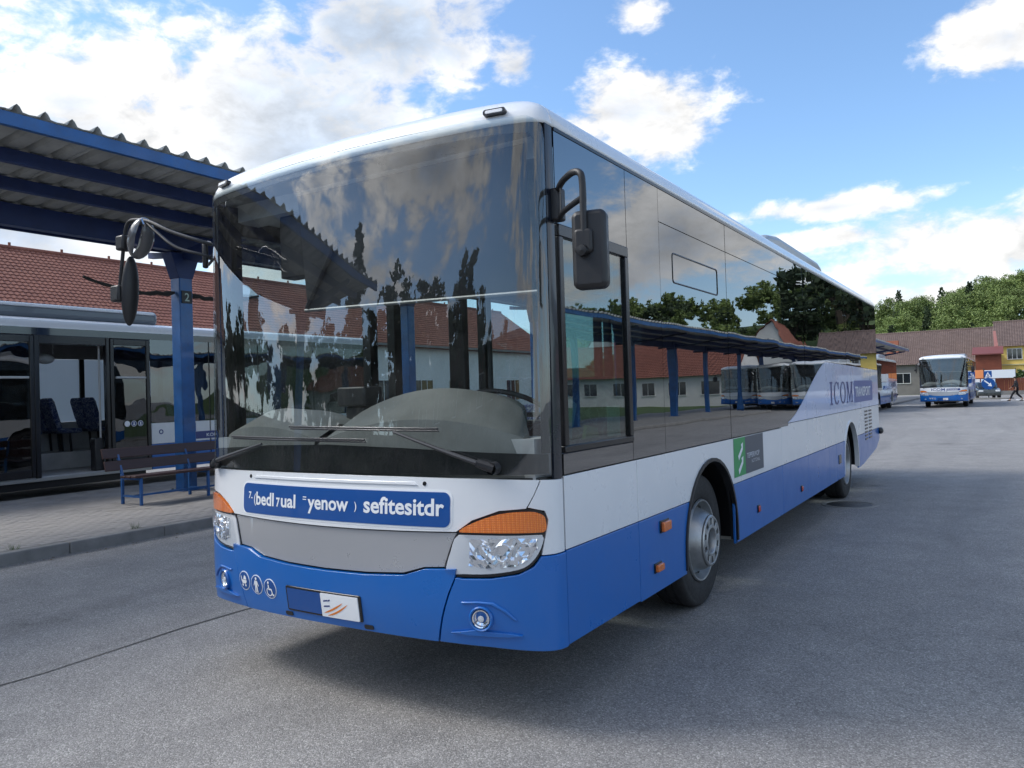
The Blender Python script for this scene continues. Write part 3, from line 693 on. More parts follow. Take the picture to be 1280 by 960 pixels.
    # three round pictograms
    for i, (u, v) in enumerate(((-.710, .585), (-.580, .578), (-.450, .570))):
        ic = empty('pictogram', (0, 0, 0), 0, root)
        r_ = .058
        fpatch('disc', circ(u, v, r_), .0155, .002, M_letters, ic)
        fpatch('disc_field', circ(u, v, r_*.90), .0175, .002, M_bluesign, ic)
        m = MB(); Fn = lambda a, b, d=0: FR(.0195)(u+a*r_, v+b*r_, 0)
        def poly(ps): m.add([Fn(*p) for p in ps], [tuple(range(len(ps)))])
        if i == 0:
            poly([(-.55, .45), (-.45, .5), (-.3, .1), (.55, .1), (.5, -.1), (.3, -.28), (-.3, -.28), (-.45, -.05)])
            poly([(-.1, .15), (.5, .15), (.35, .5), (.1, .6)]); poly([(x*.13-.25, y*.13-.45) for x, y in circ(0, 0, 1, n=10)]); poly([(x*.13+.28, y*.13-.45) for x, y in circ(0, 0, 1, n=10)])
        elif i == 1:
            poly([(x*.15, y*.15+.62) for x, y in circ(0, 0, 1, n=12)])
            poly([(-.22, .42), (.22, .42), (.45, -.1), (.36, -.15), (.2, .12), (.2, -.1), (.26, -.8), (.08, -.8), (0, -.2), (-.08, -.8), (-.26, -.8), (-.2, -.1), (-.2, .12), (-.36, -.15), (-.45, -.1)])
        else:
            poly([(x*.13-.15, y*.13+.62) for x, y in circ(0, 0, 1, n=12)])
            poly([(-.24, .42), (-.06, .42), (-.02, .05), (.32, .05), (.5, -.5), (.65, -.45), (.7, -.6), (.42, -.7), (.2, -.12), (-.2, -.12)])
            a0 = [(-.05+.46*math.cos(t), -.28+.46*math.sin(t)) for t in np.linspace(2.2, 5.9, 14)]; a1 = [(-.05+.34*math.cos(t), -.28+.34*math.sin(t)) for t in np.linspace(5.9, 2.2, 14)]
            m.add([Fn(*p) for p in a0]+[Fn(*p) for p in reversed(a1)], [(k, k+1, 15+k, 14+k) for k in range(13)])
        m.build('symbol', M_letters, ic)
    for sg in (1, -1):
        MB().prism(circ(0, 0, .011, n=12), lambda u, v, d: fs(sg*.66+u, 1.206+v, .0065-d), .004).build('panel_fastener', M_trim, root)
        MB().prism(rrect(-.03, -.012, .03, .012, .008, 3), lambda u, v, d: fs(sg*.30+u, .448+v, .0165-d), .004).build('tow_cover', M_blackpl, root)
    # ---- windscreen
    ws = empty('windscreen', (0, 0, 0), 0, root)
    top = [(s_, 3.045-.03*(s_/1.37)**2*1.2) for s_ in np.linspace(1.25, -1.25, 14)]
    wo_ = [(-1.36, 1.246), (1.36, 1.246), (1.372, 2.0), (1.372, 2.90), (1.355, 2.965), (1.31, 2.995)]+top+[(-1.31, 2.995), (-1.355, 2.965), (-1.372, 2.90), (-1.372, 2.0)]
    def wi_fn(u, v, d): return fs(u, v, .004-d)
    bmw = sub_poly(wo_, .04, .10)
    # single-sided glass sheet
    for v in bmw.verts: v.co = wi_fn(v.co.x, v.co.y, 0)
    me = bpy.data.meshes.new('pane'); bmw.to_mesh(me); bmw.free(); me.materials.append(G_shield); finish(me); o = bpy.data.objects.new('pane', me); link(o, ws)
    band = [(-1.35, 1.25), (1.35, 1.25), (1.35, 1.345), (1.0, 1.36), (.5, 1.385), (0, 1.40), (-.5, 1.39), (-1.0, 1.365), (-1.35, 1.35)]
    fpatch('frit_band', band, -.006, .006, M_black, ws)
    tb = [(s_, 3.04-.036*(s_/1.37)**2) for s_ in np.linspace(1.33, -1.33, 16)]
    fpatch('frit_band', [(-1.33, 2.93), (-1.0, 2.945), (0, 2.955), (1.0, 2.945), (1.33, 2.93)]+tb, -.006, .006, M_black, ws)
    for sg in (1, -1):
        p = [(1.30, 1.35), (1.365, 1.35), (1.365, 2.93), (1.33, 2.95), (1.25, 2.95), (1.29, 2.90), (1.303, 2.8)]
        fpatch('frit_band', p if sg > 0 else mir(p), -.006, .006, M_black, ws)
        p = [(1.379, 1.222), (SL-.004, 1.220), (SL-.004, 2.975), (1.379, 2.985)]
        fpatch('corner_pillar', p if sg > 0 else mir(p), .004, .02, M_pillar, root, bevel=.004)
    # ---- sign on the front
    sg_ = empty('route_sign', (0, 0, 0), 0, root)
    fpatch('sign_border', rrect(-.735, .981, .822, 1.176, .045), .0055, .003, M_letters, sg_)
    fpatch('sign_field', rrect(-.722, .992, .809, 1.165, .037), .0085, .004, M_bluesign, sg_)
    m = MB(); base = lambda u0, v0: (lambda u, v, d: FR(.010)(u+u0, v+v0, 0))
    for (s_, sz, u0, v0, b_, sx) in (('7', .055, -.665, 1.078, .001, 1), ('-', .05, -.638, 1.070, .001, 1), ('(', .075, -.610, 1.055, .001, .9), ('bedl', .104, -.588, 1.046, .0025, 1.0), ('7', .07, -.392, 1.046, .002, .9), ('ual', .104, -.352, 1.046, .0025, 1.12),
                                ('=', .06, -.165, 1.083, 0, 1), ('yenow', .108, -.118, 1.050, .0025, 1.02), (')', .055, .225, 1.062, .001, .9), ('sefitesitdr', .118, .285, 1.050, .0028, 1.04)):
        text_mb(m, s_, sz, base(u0, v0), b_, 'LEFT', sx)
    m.build('lettering', M_letters, sg_)
    # ---- wipers
    for (piv, elb, tip, b0, b1) in (((1.045, 1.286), (.963, 1.315), (.486, 1.470), (-.281, 1.500), (.744, 1.482)), ((-1.10, 1.262), (-1.02, 1.29), (-.514, 1.400), (-.86, 1.440), (.290, 1.428))):
        wp = empty('wiper', (0, 0, 0), 0, root)
        m = MB(); P = [fs(*piv, .03), fs(*elb, .045)]; m.tube([P[0], P[1]], [.028, .020], 10)
        m.lathe([(.03, -.03), (.032, .015), (.02, .03), (.0001, .032)], 16, 'y', tuple(fs(*piv, .02))); m.build('pivot', M_blackpl, wp)
        m = MB(); pts = [fs(elb[0]+(tip[0]-elb[0])*t, elb[1]+(tip[1]-elb[1])*t, .045-.01*t) for t in np.linspace(0, 1, 8)]; m.tube(pts, [.013-.006*t for t in np.linspace(0, 1, 8)], 8); m.build('arm', M_wiper, wp)
        m = MB(); pts = [fs(b0[0]+(b1[0]-b0[0])*t, b0[1]+(b1[1]-b0[1])*t, .022) for t in np.linspace(0, 1, 22)]; m.tube(pts, .006, 6)
        pts = [fs(b0[0]+(b1[0]-b0[0])*t, b0[1]+(b1[1]-b0[1])*t-.012, .012) for t in np.linspace(0, 1, 22)]; m.tube(pts, .005, 5); m.build('blade', M_wiper, wp)
    # ---- roof: rings of U shape, split into front cap and roof
    prof = [(0, 2.985), (.004, 3.01), (.014, 3.045), (.034, 3.082), (.066, 3.112), (.11, 3.138), (.17, 3.160), (.26, 3.182), (.42, 3.208), (.65, 3.235), (.9, 3.252), (1.2, 3.26)]
    YE = 12.08
    def ring(dd, z):
        pts = []
        for s_ in np.concatenate([np.linspace(-SL, -1.2, 22), np.linspace(-1.17, 1.17, 60), np.linspace(1.2, SL, 22)]):
            x, y = plan(s_); t = abs(s_)/SL; y += .145*(1-t**3); k = (W_-dd)/W_; pts.append((x*k, y+dd*.85, z))
        return pts
    def loft(y_lo=None, y_hi=None, name='roof', mt=M_white):
        bm = bmesh.new(); rings = []
        for dd, z in prof:
            r_ = ring(dd, z); back = YE-dd*.5
            r_ = [(r_[0][0], y_, z) for y_ in np.linspace(back, r_[0][1]+.3, 20)]+r_+[(r_[-1][0], y_, z) for y_ in np.linspace(r_[-1][1]+.3, back, 20)]
            crown = .0
            rings.append([bm.verts.new(p) for p in r_])
        for a, b in zip(rings, rings[1:]):
            for k in range(len(a)-1): bm.faces.new((a[k], a[k+1], b[k+1], b[k]))
            bm.faces.new((a[-1], a[0], b[0], b[-1]))
        bm.faces.new(rings[-1])
        for (yy, inner) in ((y_lo, True), (y_hi, False)):
            if yy is not None:
                bmesh.ops.bisect_plane(bm, geom=bm.verts[:]+bm.edges[:]+bm.faces[:], dist=1e-6, plane_co=(0, yy, 0), plane_no=(0, 1, 0), clear_inner=inner, clear_outer=not inner)
        bmesh.ops.recalc_face_normals(bm, faces=bm.faces)
        me = bpy.data.meshes.new(name); bm.to_mesh(me); bm.free(); me.materials.append(mt); finish(me)
        o = bpy.data.objects.new(name, me); link(o, root); s = o.modifiers.new('thick', 'SOLIDIFY'); s.thickness = .008; s.offset = -1
        return o
    loft(None, .402, 'front_roof_cap'); loft(.408, None, 'roof')
    MB().box((-1.2, .44, 2.86), (1.2, .62, 2.975)).build('header_panel', M_interior, root)
    MB().box((-1.2, .55, 2.89), (1.2, 11.9, 2.91)).build('ceiling', M_interior, root)
    for sg in (1, -1):
        MB().box((sg*W_-.004, .41, 2.966), (sg*W_+.004, YE-.05, 2.984)).build('roof_gutter', M_trim, root)
        ml = empty('marker_lamp', (0, 0, 0), 0, root)
        # lamp sits on the roof cap
        c0 = Vector((sg*1.02, 0, 3.058)); x, y = plan(sg*1.065)
        y0 = y+.145*(1-(1.065/SL)**3)+.004
        ev = (fs(sg*1.065+.01, 3.0)-fs(sg*1.065-.01, 3.0)).normalized(); c0 = Vector((x*.995, y0, 3.055)); nv = Vector((ev.y, -ev.x, .15)).normalized(); uv = ev.cross(nv)*-1 if ev.cross(nv).z < 0 else ev.cross(nv)
        m = MB(); m.prism(rrect(-.06, -.016, .06, .016, .013, 4), lambda u, v, d: c0+ev*u+uv*v+nv*(.012-d), .03); m.build('gasket', M_trim, ml)
        m = MB(); m.prism(rrect(-.047, -.009, .047, .009, .008, 4), lambda u, v, d: c0+ev*u+uv*v+nv*(.016-d), .012); m.build('lens', M_letters, ml, bevel=.002)
    m = MB(); m.prism([(0, 3.19), (3.6, 3.19), (3.45, 3.36), (3.2, 3.41), (.9, 3.42), (.45, 3.37)], lambda u, v, d: (-.8+d, u, v), 1.72)
    po = m.build('roof_air_conditioner', mat('ac_housing_paint', (.30, .33, .36), .4, coat=.2), root, bevel=.06); po.location = (.05, 5.55, 0); po.modifiers[0].segments = 4
    m = MB(); m.lathe([(.022, 3.20), (.022, 3.25), (.012, 3.265)], 12, o=(-.30, .9, 0)); m.tube([(-.30, .9, 3.26), (-.27, .93, 3.44)], [.004, .0025], 6); m.build('antenna', M_blackpl, root)
    m = MB(); m.box((-.2, 11.0, 3.2), (.2, 11.5, 3.31)); m.build('roof_hatch', M_white, root, bevel=.02)
    # ---- sides
    seams = [.405, 1.32, 3.28, 4.92, 6.13, 7.37, 7.88, 9.95, YE]
    arches = {1: WHEELS_Y[0], 6: WHEELS_Y[1]}
    for sgn in (1, -1):
        fn = side_fn(sgn)
        mkp = lambda name, outl, mt, off=0., th=.02, b=.003, parent=root: [bev(q, b) if b else None for q in [shell(sub_poly(outl, None, None), (lambda u, v, d: Vector((sgn*(W_+off-d), u, v))), th, name, mt, parent, smooth=False)] if q]
        for i in range(8):
            a, b = seams[i]+.003, seams[i+1]-.003
            zb = .385 if i == 0 else .375
            if i in arches:
                for ol in arch(a, b, .858, 1.225 if b < 5 else 1.255, arches[i]): mkp('white_panel', ol, M_white)
                for ol in arch(a, b, zb, .853, arches[i]): mkp('skirt_panel', ol, M_blue)
            elif i == 7:
                mkp('white_panel', [(a, .858), (b, .858), (b, 1.255), (a, 1.255)], M_white)
                mkp('skirt_panel', [(a, .385), (a+.2, .385), (b-.45, .52), (b-.02, .66), (b, .853), (a, .853)], M_blue)
            else:
                mkp('white_panel', [(a, .858), (b, .858), (b, 1.225 if b < 5 else 1.255), (a, 1.225 if b < 5 else 1.255)], M_white)
                mkp('skirt_panel', [(a, zb), (b, zb), (b, .853), (a, .853)], M_blue)
        # inner skin
        mkp('inner_wall', [(.42, .5), (1.9, .5), (1.9, 1.22), (.42, 1.22)], M_interior, -.04, .02, 0)
        for j, yc in enumerate(WHEELS_Y):
            m = MB(); n = 20; r1, r0 = .618, .592; a_ = [PI*k/n for k in range(n+1)]
            pr = [(yc+.618, .40)]+[(yc+r1*math.cos(t), .5+r1*math.sin(t)) for t in a_]+[(yc-.618, .40), (yc-.592, .40)]+[(yc+r0*math.cos(t), .5+r0*math.sin(t)) for t in reversed(a_)]+[(yc+.592, .40)]
            N = len(pr)//2
            vs = [Vector((sgn*(W_+.012), *p)) for p in pr]+[Vector((sgn*(W_-.05), *p)) for p in pr]; P_ = len(pr)
            fc = []
            for k in range(N-1):
                fc.append((k, k+1, P_-2-k, P_-1-k)); fc.append((P_+P_-1-k, P_+P_-2-k, P_+k+1, P_+k))
            for k in range(P_): fc.append((k, (k+1) % P_, P_+(k+1) % P_, P_+k))
            m.add(vs, fc); m.build('wheel_arch_trim', M_blackpl if j == 0 else M_white, root)
            m = MB(); vs = []; nq = 20
            for xx in (sgn*(W_-.05), sgn*(W_-.48)):
                vs += [(xx, yc+.61, .42)]+[(xx, yc+.61*math.cos(PI*k/nq), .5+.61*math.sin(PI*k/nq)) for k in range(nq+1)]+[(xx, yc-.61, .42)]
            nv_ = nq+3; m.add(vs, [(k, k+1, nv_+k+1, nv_+k) for k in range(nv_-1)]+[tuple(range(nv_, 2*nv_))]); m.build('wheel_well', M_black, root)
            wheel_set(root, 'front' if j == 0 else 'rear', 1.185 if j == 0 else 1.20, yc, sgn)
            if j == 1:
                m = MB(); m.lathe([(.30, 0), (.46, 0), (.495, -.04), (.495, -.24), (.46, -.28), (.3, -.28)], 48, 'x', (0, 0, 0)); o = m.build('inner_tyre', M_rubber, root); o.location = (sgn*.88, yc, WR); o.rotation_euler = (0, 0, 0 if sgn > 0 else PI)
    # rear
    MB().box((-W_+.01, YE-.02, .62), (W_-.01, YE, 1.25)).build('rear_wall', M_white, root, bevel=.01)
    MB().box((-W_+.01, YE-.02, 1.255), (W_-.01, YE, 2.975)).build('rear_wall', M_pillar, root, bevel=.01)
    MB().box((-1.2, .5, .36), (1.2, 1.9, .42)).build('floor', M_interior, root)
    MB().box((-1.2, 3.5, .36), (1.2, 8.2, .42)).build('floor', M_interior, root)
    MB().box((-1.2, 9.9, .50), (1.2, 11.9, .80)).build('engine_tray', M_black, root)
    MB().box((-.7, 2.0, .40), (.7, 3.4, .46)).build('floor', M_interior, root)
    MB().box((-.5, 3.0, .20), (.5, 9.5, .36)).build('chassis', M_black, root)
    MB().tube([(-.9, 2.72, .5), (.9, 2.72, .5)], .09, 10).tube([(-.9, 9.05, .5), (.9, 9.05, .5)], .12, 10).build('axle', M_black, root)
    # glazing, left (+x) side: dark panes with wave-shaped film at the rear
    gs = [.405, 1.275, 1.80, 3.25, 4.94, 6.13, 7.42, 8.88, 10.19, YE-.01]
    wave_y = np.linspace(5.22, 7.35, 14)
    def wave(y):
        t = min(max((y-5.22)/(7.35-5.22), 0), 1); return 1.27+(1.93-1.27)*(t*t*(3-2*t)*.6+.4*t) if y <= 7.35 else 1.93-.06*(y-7.35)/4.7
    low_out = [(.41, 1.234), (5.22, 1.234), (5.22, 1.27)]+[(y, wave(y)+.003) for y in wave_y[1:]]+[(YE-.01, wave(YE)+.003)]
    tilts = [.0, .0015, -.001, .0012, -.0014, .001, -.0008, .0014, -.001]
    for i in range(9):
        a, b = gs[i]+.003, gs[i+1]-.003
        dn = tilts[i]; fnt = lambda u, v, d, dn=dn, a=a: Vector((W_+.001+dn*(u-a)-d, u, v))
        if i == 0:
            shell(sub_poly([(a, 2.50), (b, 2.50), (b, 2.963), (a, 2.963)]), fnt, .008, 'upper_glazing', G_tint, root, smooth=False)
            shell(sub_poly([(a, 1.234), (b, 1.234), (b, 1.335), (a, 1.335)]), fnt, .008, 'lower_glazing', G_tint, root, smooth=False)
            continue
        lo = low_out+[(YE-.01, 2.742), (.41, 2.742)]
        if i == 1:
            lo = low_out+[(YE-.01, 2.963), (.41, 2.963)]
        else:
            shell(sub_poly([(a, 2.748), (b, 2.748), (b, 2.963), (a, 2.963)]), fnt, .008, 'upper_glazing', G_tint, root, smooth=False)
        shell(sub_poly(lo, None, None, (), a, b), fnt, .008, 'window_pane', G_tint, root, smooth=False)
    film = [(5.22, 1.262)]+[(y, wave(y)-.003) for y in wave_y]+[(YE-.01, wave(YE)-.003), (YE-.01, 1.262)]
    for i in range(4, 9):
        a, b = max(gs[i]+.003, 5.23), gs[i+1]-.003
        shell(sub_poly(film, None, None, (), a, b), side_fn(1, W_+.002), .01, 'lilac_panel', M_lilac, root, smooth=False)
    # hopper window outline
    m = MB(); ro = rrect(2.03, 2.365, 3.02, 2.575, .03, 3); ri = rrect(2.04, 2.375, 3.01, 2.565, .025, 3); n = len(ro)
    vs = [(W_+.004, *p) for p in ro]+[(W_+.004, *p) for p in ri]; m.add(vs, [(k, (k+1) % n, n+(k+1) % n, n+k) for k in range(n)]); o = m.build('hopper_frame', M_trim, root)
    o.modifiers.new('t', 'SOLIDIFY').thickness = .004
    # driver window
    dw = empty('driver_window', (0, 0, 0), 0, root)
    shell(sub_poly([(.455, 1.37), (1.225, 1.37), (1.225, 2.44), (.455, 2.44)]), side_fn(1, W_-.006), .004, 'pane', G_clear, dw, smooth=False)
    for (a, b) in (((.415, 1.34), (1.27, 1.375)), ((.415, 2.435), (1.27, 2.495)), ((.415, 1.376), (.458, 2.434)), ((1.222, 1.376), (1.27, 2.434))):
        MB().box((W_-.02, a[0], a[1]), (W_+.012, b[0], b[1])).build('frame', M_trim, dw, bevel=.004)
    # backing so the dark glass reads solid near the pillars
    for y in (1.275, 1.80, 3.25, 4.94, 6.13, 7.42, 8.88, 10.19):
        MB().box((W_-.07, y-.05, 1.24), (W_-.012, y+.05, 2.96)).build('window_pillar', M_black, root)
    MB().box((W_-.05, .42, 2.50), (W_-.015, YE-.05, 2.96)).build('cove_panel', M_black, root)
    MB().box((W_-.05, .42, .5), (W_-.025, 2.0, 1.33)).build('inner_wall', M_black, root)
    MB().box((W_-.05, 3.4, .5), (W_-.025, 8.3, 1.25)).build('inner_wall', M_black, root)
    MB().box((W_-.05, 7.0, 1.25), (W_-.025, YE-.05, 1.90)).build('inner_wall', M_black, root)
    # right (-x) side glazing
    gs2 = [.42, 1.75, 2.05, 3.4, 4.8, 6.0, 6.3, 7.7, 9.1, 10.5, YE-.02]
    for i in range(10):
        a, b = gs2[i]+.003, gs2[i+1]-.003
        shell(sub_poly([(a, 1.25), (b, 1.25), (b, 2.90), (a, 2.90)]), side_fn(-1, W_-.002), .004, 'window_pane', G_side, root, smooth=False)
        MB().box((-W_+.01, a-.05, 1.24), (-W_+.09, a+.04, 2.96)).build('window_pillar', M_black, root)
    MB().box((-W_+.006, .42, 2.78), (-W_+.06, YE-.05, 2.97)).build('cove_panel', M_black, root)
    MB().box((-W_+.006, .42, 2.90), (-W_-.001, YE-.05, 2.966)).build('rail_panel', M_pillar, root)
    # side lamps, stickers, vents, lettering
    for (y, z, w2, h2, mt) in ((1.72, .77, .13, .062, M_amber), (1.59, .53, .10, .045, M_amber), (3.98, .56, .055, .05, M_red), (5.73, .53, .055, .05, M_red)):
        sm = empty('side_marker', (W_, y, z), 0, root)
        m = MB(); m.box((0, -w2/2-.008, -h2/2-.008), (.010, w2/2+.008, h2/2+.008)); m.build('base', M_trim, sm, bevel=.003)
        m = MB(); m.box((.008, -w2/2, -h2/2), (.032 if mt is M_amber else .018, w2/2, h2/2)); m.build('lens', mt, sm, bevel=.006)
    st = empty('side_poster', (0, 0, 0), 0, root)
    MB().box((W_+.001, 3.295, .905), (W_+.004, 3.62, 1.222)).build('green_field', M_green, st)
    MB().box((W_+.001, 3.62, .905), (W_+.0045, 4.20, 1.222)).build('grey_field', M_greysign, st)
    m = MB()
    for off in (0, -.115):
        m.add([(W_+.006, 3.40, 1.075+off), (W_+.006, 3.42, 1.035+off), (W_+.006, 3.54, 1.12+off), (W_+.006, 3.55, 1.18+off), (W_+.006, 3.49, 1.165+off), (W_+.006, 3.505, 1.14+off)], [(0, 1, 2, 3, 4, 5)])
    m.build('emblem', M_letters, st)
    m = MB(); text_mb(m, 'TEPPERWOP', .062, lambda u, v, d: (W_+.006, 3.66+u, 1.035+v), .001, 'LEFT', 1.15); text_mb(m, 'NOTTONAL', .045, lambda u, v, d: (W_+.006, 3.80+u, .985+v), .0, 'LEFT', 1.1); m.build('lettering', mat('pale_grey_print', (.55, .57, .62), .5), st)
    m = MB()   # serif ICOM built from strokes
    H, z0 = .30, 1.375
    def q(y0, z0_, y1, z1_): m.box((W_+.002, y0, z0_), (W_+.005, y1, z1_))
    def serif(y, wd): q(y-wd, z0, y+wd, z0+.022); q(y-wd, z0+H-.022, y+wd, z0+H)
    q(7.60, z0+.022, 7.68, z0+H-.022); serif(7.64, .085)
    def arc(yc, ry, a0, a1, thick):
        n = 22; t = np.linspace(a0, a1, n)
        o_ = [(yc+ry*math.cos(x), z0+H/2+(H/2+.004)*math.sin(x)) for x in t]; i_ = [(yc+(ry-thick)*math.cos(x), z0+H/2+(H/2-.018)*math.sin(x)) for x in t]
        vs = [(W_+.005, *p) for p in o_]+[(W_+.005, *p) for p in i_]; m.add(vs, [(k, k+1, n+k+1, n+k) for k in range(n-1)])
    arc(8.02, .20, .75, 5.5, .075); q(8.15, z0+.20, 8.18, z0+.295)
    arc(8.50, .22, 0, 2*PI, .075)
    q(8.83, z0+.022, 8.87, z0+H-.022); q(9.21, z0+.022, 9.29, z0+H-.022); serif(8.85, .06); serif(9.25, .08)
    m.prism([(8.83, z0+H), (8.93, z0+H), (9.07, z0+.05), (9.04, z0)], lambda u, v, d: (W_+.0052-d, u, v), .003)
    m.prism([(9.21, z0+H), (9.29, z0+H), (9.07, z0), (9.03, z0)], lambda u, v, d: (W_+.0054-d, u, v), .003)
    m.build('lettering', M_navy, root)
    tb_ = empty('name_block', (0, 0, 0), 0, root)
    MB().prism(rrect(9.45, 1.36, 11.35, 1.69, .05, 4), lambda u, v, d: (W_+.005-d, u, v), .003).build('block_field', mat('slate_blue_print', (.10, .14, .36), .35), tb_)
    m = MB(); text_mb(m, 'TRANSPORT', .21, lambda u, v, d: (W_+.007, 9.55+u, 1.45+v), .004, 'LEFT', 1.32); m.build('lettering', M_letters, tb_)
    for c_ in (10.55, 11.0):
        for k in range(9):
            MB().box((W_+.001, c_-.14, .74+k*.055), (W_+.008, c_+.14, .768+k*.055)).build('vent_slot', M_trim, root, bevel=.003)
    MB().box((W_+.001, 8.0, .58), (W_+.008, 8.18, .70)).build('filler_flap', M_trim, root, bevel=.005)
    m = MB(); m.ellipsoid((W_+.02, YE-.02, .80), (.05, .09, .06)); m.build('rear_marker', M_blackpl, root)
    # handle knob on driver pillar
    # ---- interior
    inn = empty('dashboard', (0, 0, 0), 0, root)
    m = MB()
    # low passenger-side shelf and raised instrument hood, following the screen
    def shelf(s0, s1, zf, zb, back, nm, mt=M_dash, hump=0):
        m = MB(); n = 16; vs = []
        for k in range(n+1):
            s_ = s0+(s1-s0)*k/n; h = hump*math.sin(PI*k/n)**.8
            a = fs(s_, 1.22, -.05); b = fs(s_, zf+h*.75, -.08); c_ = fs(s_, zb+h, -.08-back*.45); e_ = fs(s_, zb+h-.02, -.08-back); f_ = Vector((e_.x, e_.y, 1.1))
            cx = max(-1.2, min(1.2, c_.x)); vs += [a, b, Vector((cx, c_.y, c_.z)), Vector((max(-1.2, min(1.2, e_.x)), max(e_.y, .45), e_.z)), Vector((max(-1.2, min(1.2, f_.x)), max(f_.y, .45), f_.z))]
        m.add(vs, [(5*k+j, 5*(k+1)+j, 5*(k+1)+j+1, 5*k+j+1) for k in range(n) for j in range(4)]); m.build(nm, mt, inn)
    shelf(-1.25, -.18, 1.42, 1.50, .40, 'shelf', M_dash, .10)
    shelf(-.15, 1.25, 1.40, 1.52, .55, 'instrument_hood', M_dash, .17)
    MB().box((-1.2, .25, .42), (1.2, .5, 1.42)).build('bulkhead', M_interior, root)
    # ticket machine
    m = MB(); m.box((-.30, .50, 1.4), (-.14, .65, 1.60)); m.box((-.33, .46, 1.60), (-.10, .62, 1.72)); m.build('ticket_machine', M_blackpl, root, bevel=.012)
    sw_ = empty('steering_wheel', (.60, .98, 1.55), 0, root); tl = Matrix.Rotation(math.radians(-28), 3, 'X')
    m = MB(); m.tube([tl @ Vector((.25*math.cos(2*PI*k/36), .25*math.sin(2*PI*k/36), 0)) for k in range(37)], .016, 8); m.build('wheel_rim', M_blackpl, sw_)
    m = MB()
    for a_ in (.3, PI-.3, -PI/2): m.tube([(0, 0, -.03), tl @ Vector((.245*math.cos(a_), .245*math.sin(a_), 0))], .014, 6)
    m.ellipsoid((0, 0, -.03), (.07, .07, .03)); m.tube([(0, 0, -.03), (0, .04, -.6)], .04, 8); m.build('spokes', M_blackpl, sw_)
    ds = empty('driver_seat', (.62, 1.75, .75), PI, root)
    m = MB(); m.box((-.24, -.1, .0), (.24, .42, .14)); m.build('cushion', M_seat, ds, bevel=.05)
    m = MB(); m.prism([(-.22, .1), (-.08, .1), (-.18, .75), (-.16, 1.0), (-.26, 1.0), (-.32, .7)], lambda u, v, d: (-.23+d, u, v), .46); m.build('backrest', M_seat, ds, bevel=.05)
    # half-drawn sun blind with diagonal stay
    sb = empty('sun_blind', (0, 0, 0), 0, root)
    m = MB(); m.add([(-.58, .48, 2.225), (1.10, .48, 2.18), (1.10, .42, 2.94), (-.58, .42, 2.94)], [(0, 1, 2, 3)]); o = m.build('fabric', M_curtain, sb); o.modifiers.new('t', 'SOLIDIFY').thickness = .004
    m = MB(); m.tube([(-.60, .475, 2.22), (1.12, .475, 2.175)], .011, 8); m.build('rail', mat('blind_rail', (.20, .205, .21), .35, metal=.5), sb)
    m = MB(); m.tube([(-.58, .47, 2.235), (-.25, .42, 2.62)], .014, 8); m.build('stay', M_blackpl, sb)
    # destination display box, poles, partition, seats
    MB().box((-.85, .50, 2.45), (.60, .62, 2.86)).build('display_box', M_blackpl, root, bevel=.01)
    for (x, y) in ((-.45, 1.9), (-.2, 1.55), (.12, 1.5), (-.75, 3.6), (.4, 3.6), (-.35, 5.6)):
        MB().tube([(x, y, .4), (x, y, 2.88)], .018, 8).build('grab_pole', mat('pole_paint', (.07, .07, .08), .4), root)
    MB().box((.10, 1.98, .45), (1.15, 2.02, 1.45)).build('driver_partition', M_black, root, bevel=.01)
    MB().box((-1.18, 1.98, .45), (-.80, 2.02, 1.5)).build('door_partition', M_interior, root, bevel=.01)
    MB().box((-.24, 1.50, .45), (-.10, 1.56, 2.88)).build('door_post', M_black, root, bevel=.01)
    for y in (3.8, 4.6, 5.4, 6.2, 7.0, 7.8):
        for x in (-.98, -.53, .53, .98): make_seat(root, x, y, .42, 'seat', -1)
    # papers at the driver window
    m = MB(); m.prism([(.50, 1.40), (.72, 1.38), (.74, 1.60), (.62, 1.66), (.52, 1.72)], lambda u, v, d: (1.16+.05*(v-1.4)-d, u, v), .004); m.build('paper', M_cyan, root)
    m = MB(); m.prism([(.47, 1.50), (.66, 1.46), (.70, 1.58), (.50, 1.66)], lambda u, v, d: (1.20+.05*(v-1.4)-d, u, v), .003); m.build('paper', M_paper, root)
    m = MB(); m.prism([(1.02, 1.385), (1.19, 1.385), (1.19, 1.56), (1.02, 1.56)], lambda u, v, d: (1.235-d, u, v), .004); m.build('paper', mat('pale_green_paper', (.45, .62, .52), .6), root)
    m = MB(); m.prism([(.80, 1.385), (.98, 1.385), (.95, 1.44), (.83, 1.46)], lambda u, v, d: (1.20-d, u, v), .02); m.build('cloth', mat('green_cloth', (.2, .32, .14), .8), root)
    # ---- mirrors
    nm_ = empty('wing_mirror', (0, 0, 0), 0, root)
    MB().box((1.262, .36, 2.50), (1.325, .43, 2.665)).build('bracket', M_blackpl, nm_, bevel=.012)
    m = MB(); m.tube(spline([(1.31, .38, 2.655), (1.40, .26, 2.655), (1.52, .13, 2.645), (1.573, .102, 2.628), (1.585, .10, 2.58), (1.585, .10, 2.45), (1.585, .10, 2.33)], 5, False), .016, 12)
    m.tube(spline([(1.31, .39, 2.515), (1.40, .27, 2.515), (1.58, .11, 2.52)], 4, False), .014, 12); m.build('arm', M_blackpl, nm_)
    m = MB(); m.tube(spline([(1.36, .31, 2.65), (1.365, .30, 2.58), (1.37, .29, 2.52)], 4, False), .004, 6); m.build('cable', M_black, nm_)
    mr_ = Matrix.Rotation(math.radians(12), 3, 'Z')
    m = MB(); c0 = Vector((1.592, .145, 2.285))
    m.prism(rrect(-.080, -.178, .080, .178, .032, 6), lambda u, v, d: c0+mr_ @ Vector((u, -.035+d, v)), .085)
    for i in range(28): pass
    m.build('housing', M_blackpl, nm_, bevel=.022)
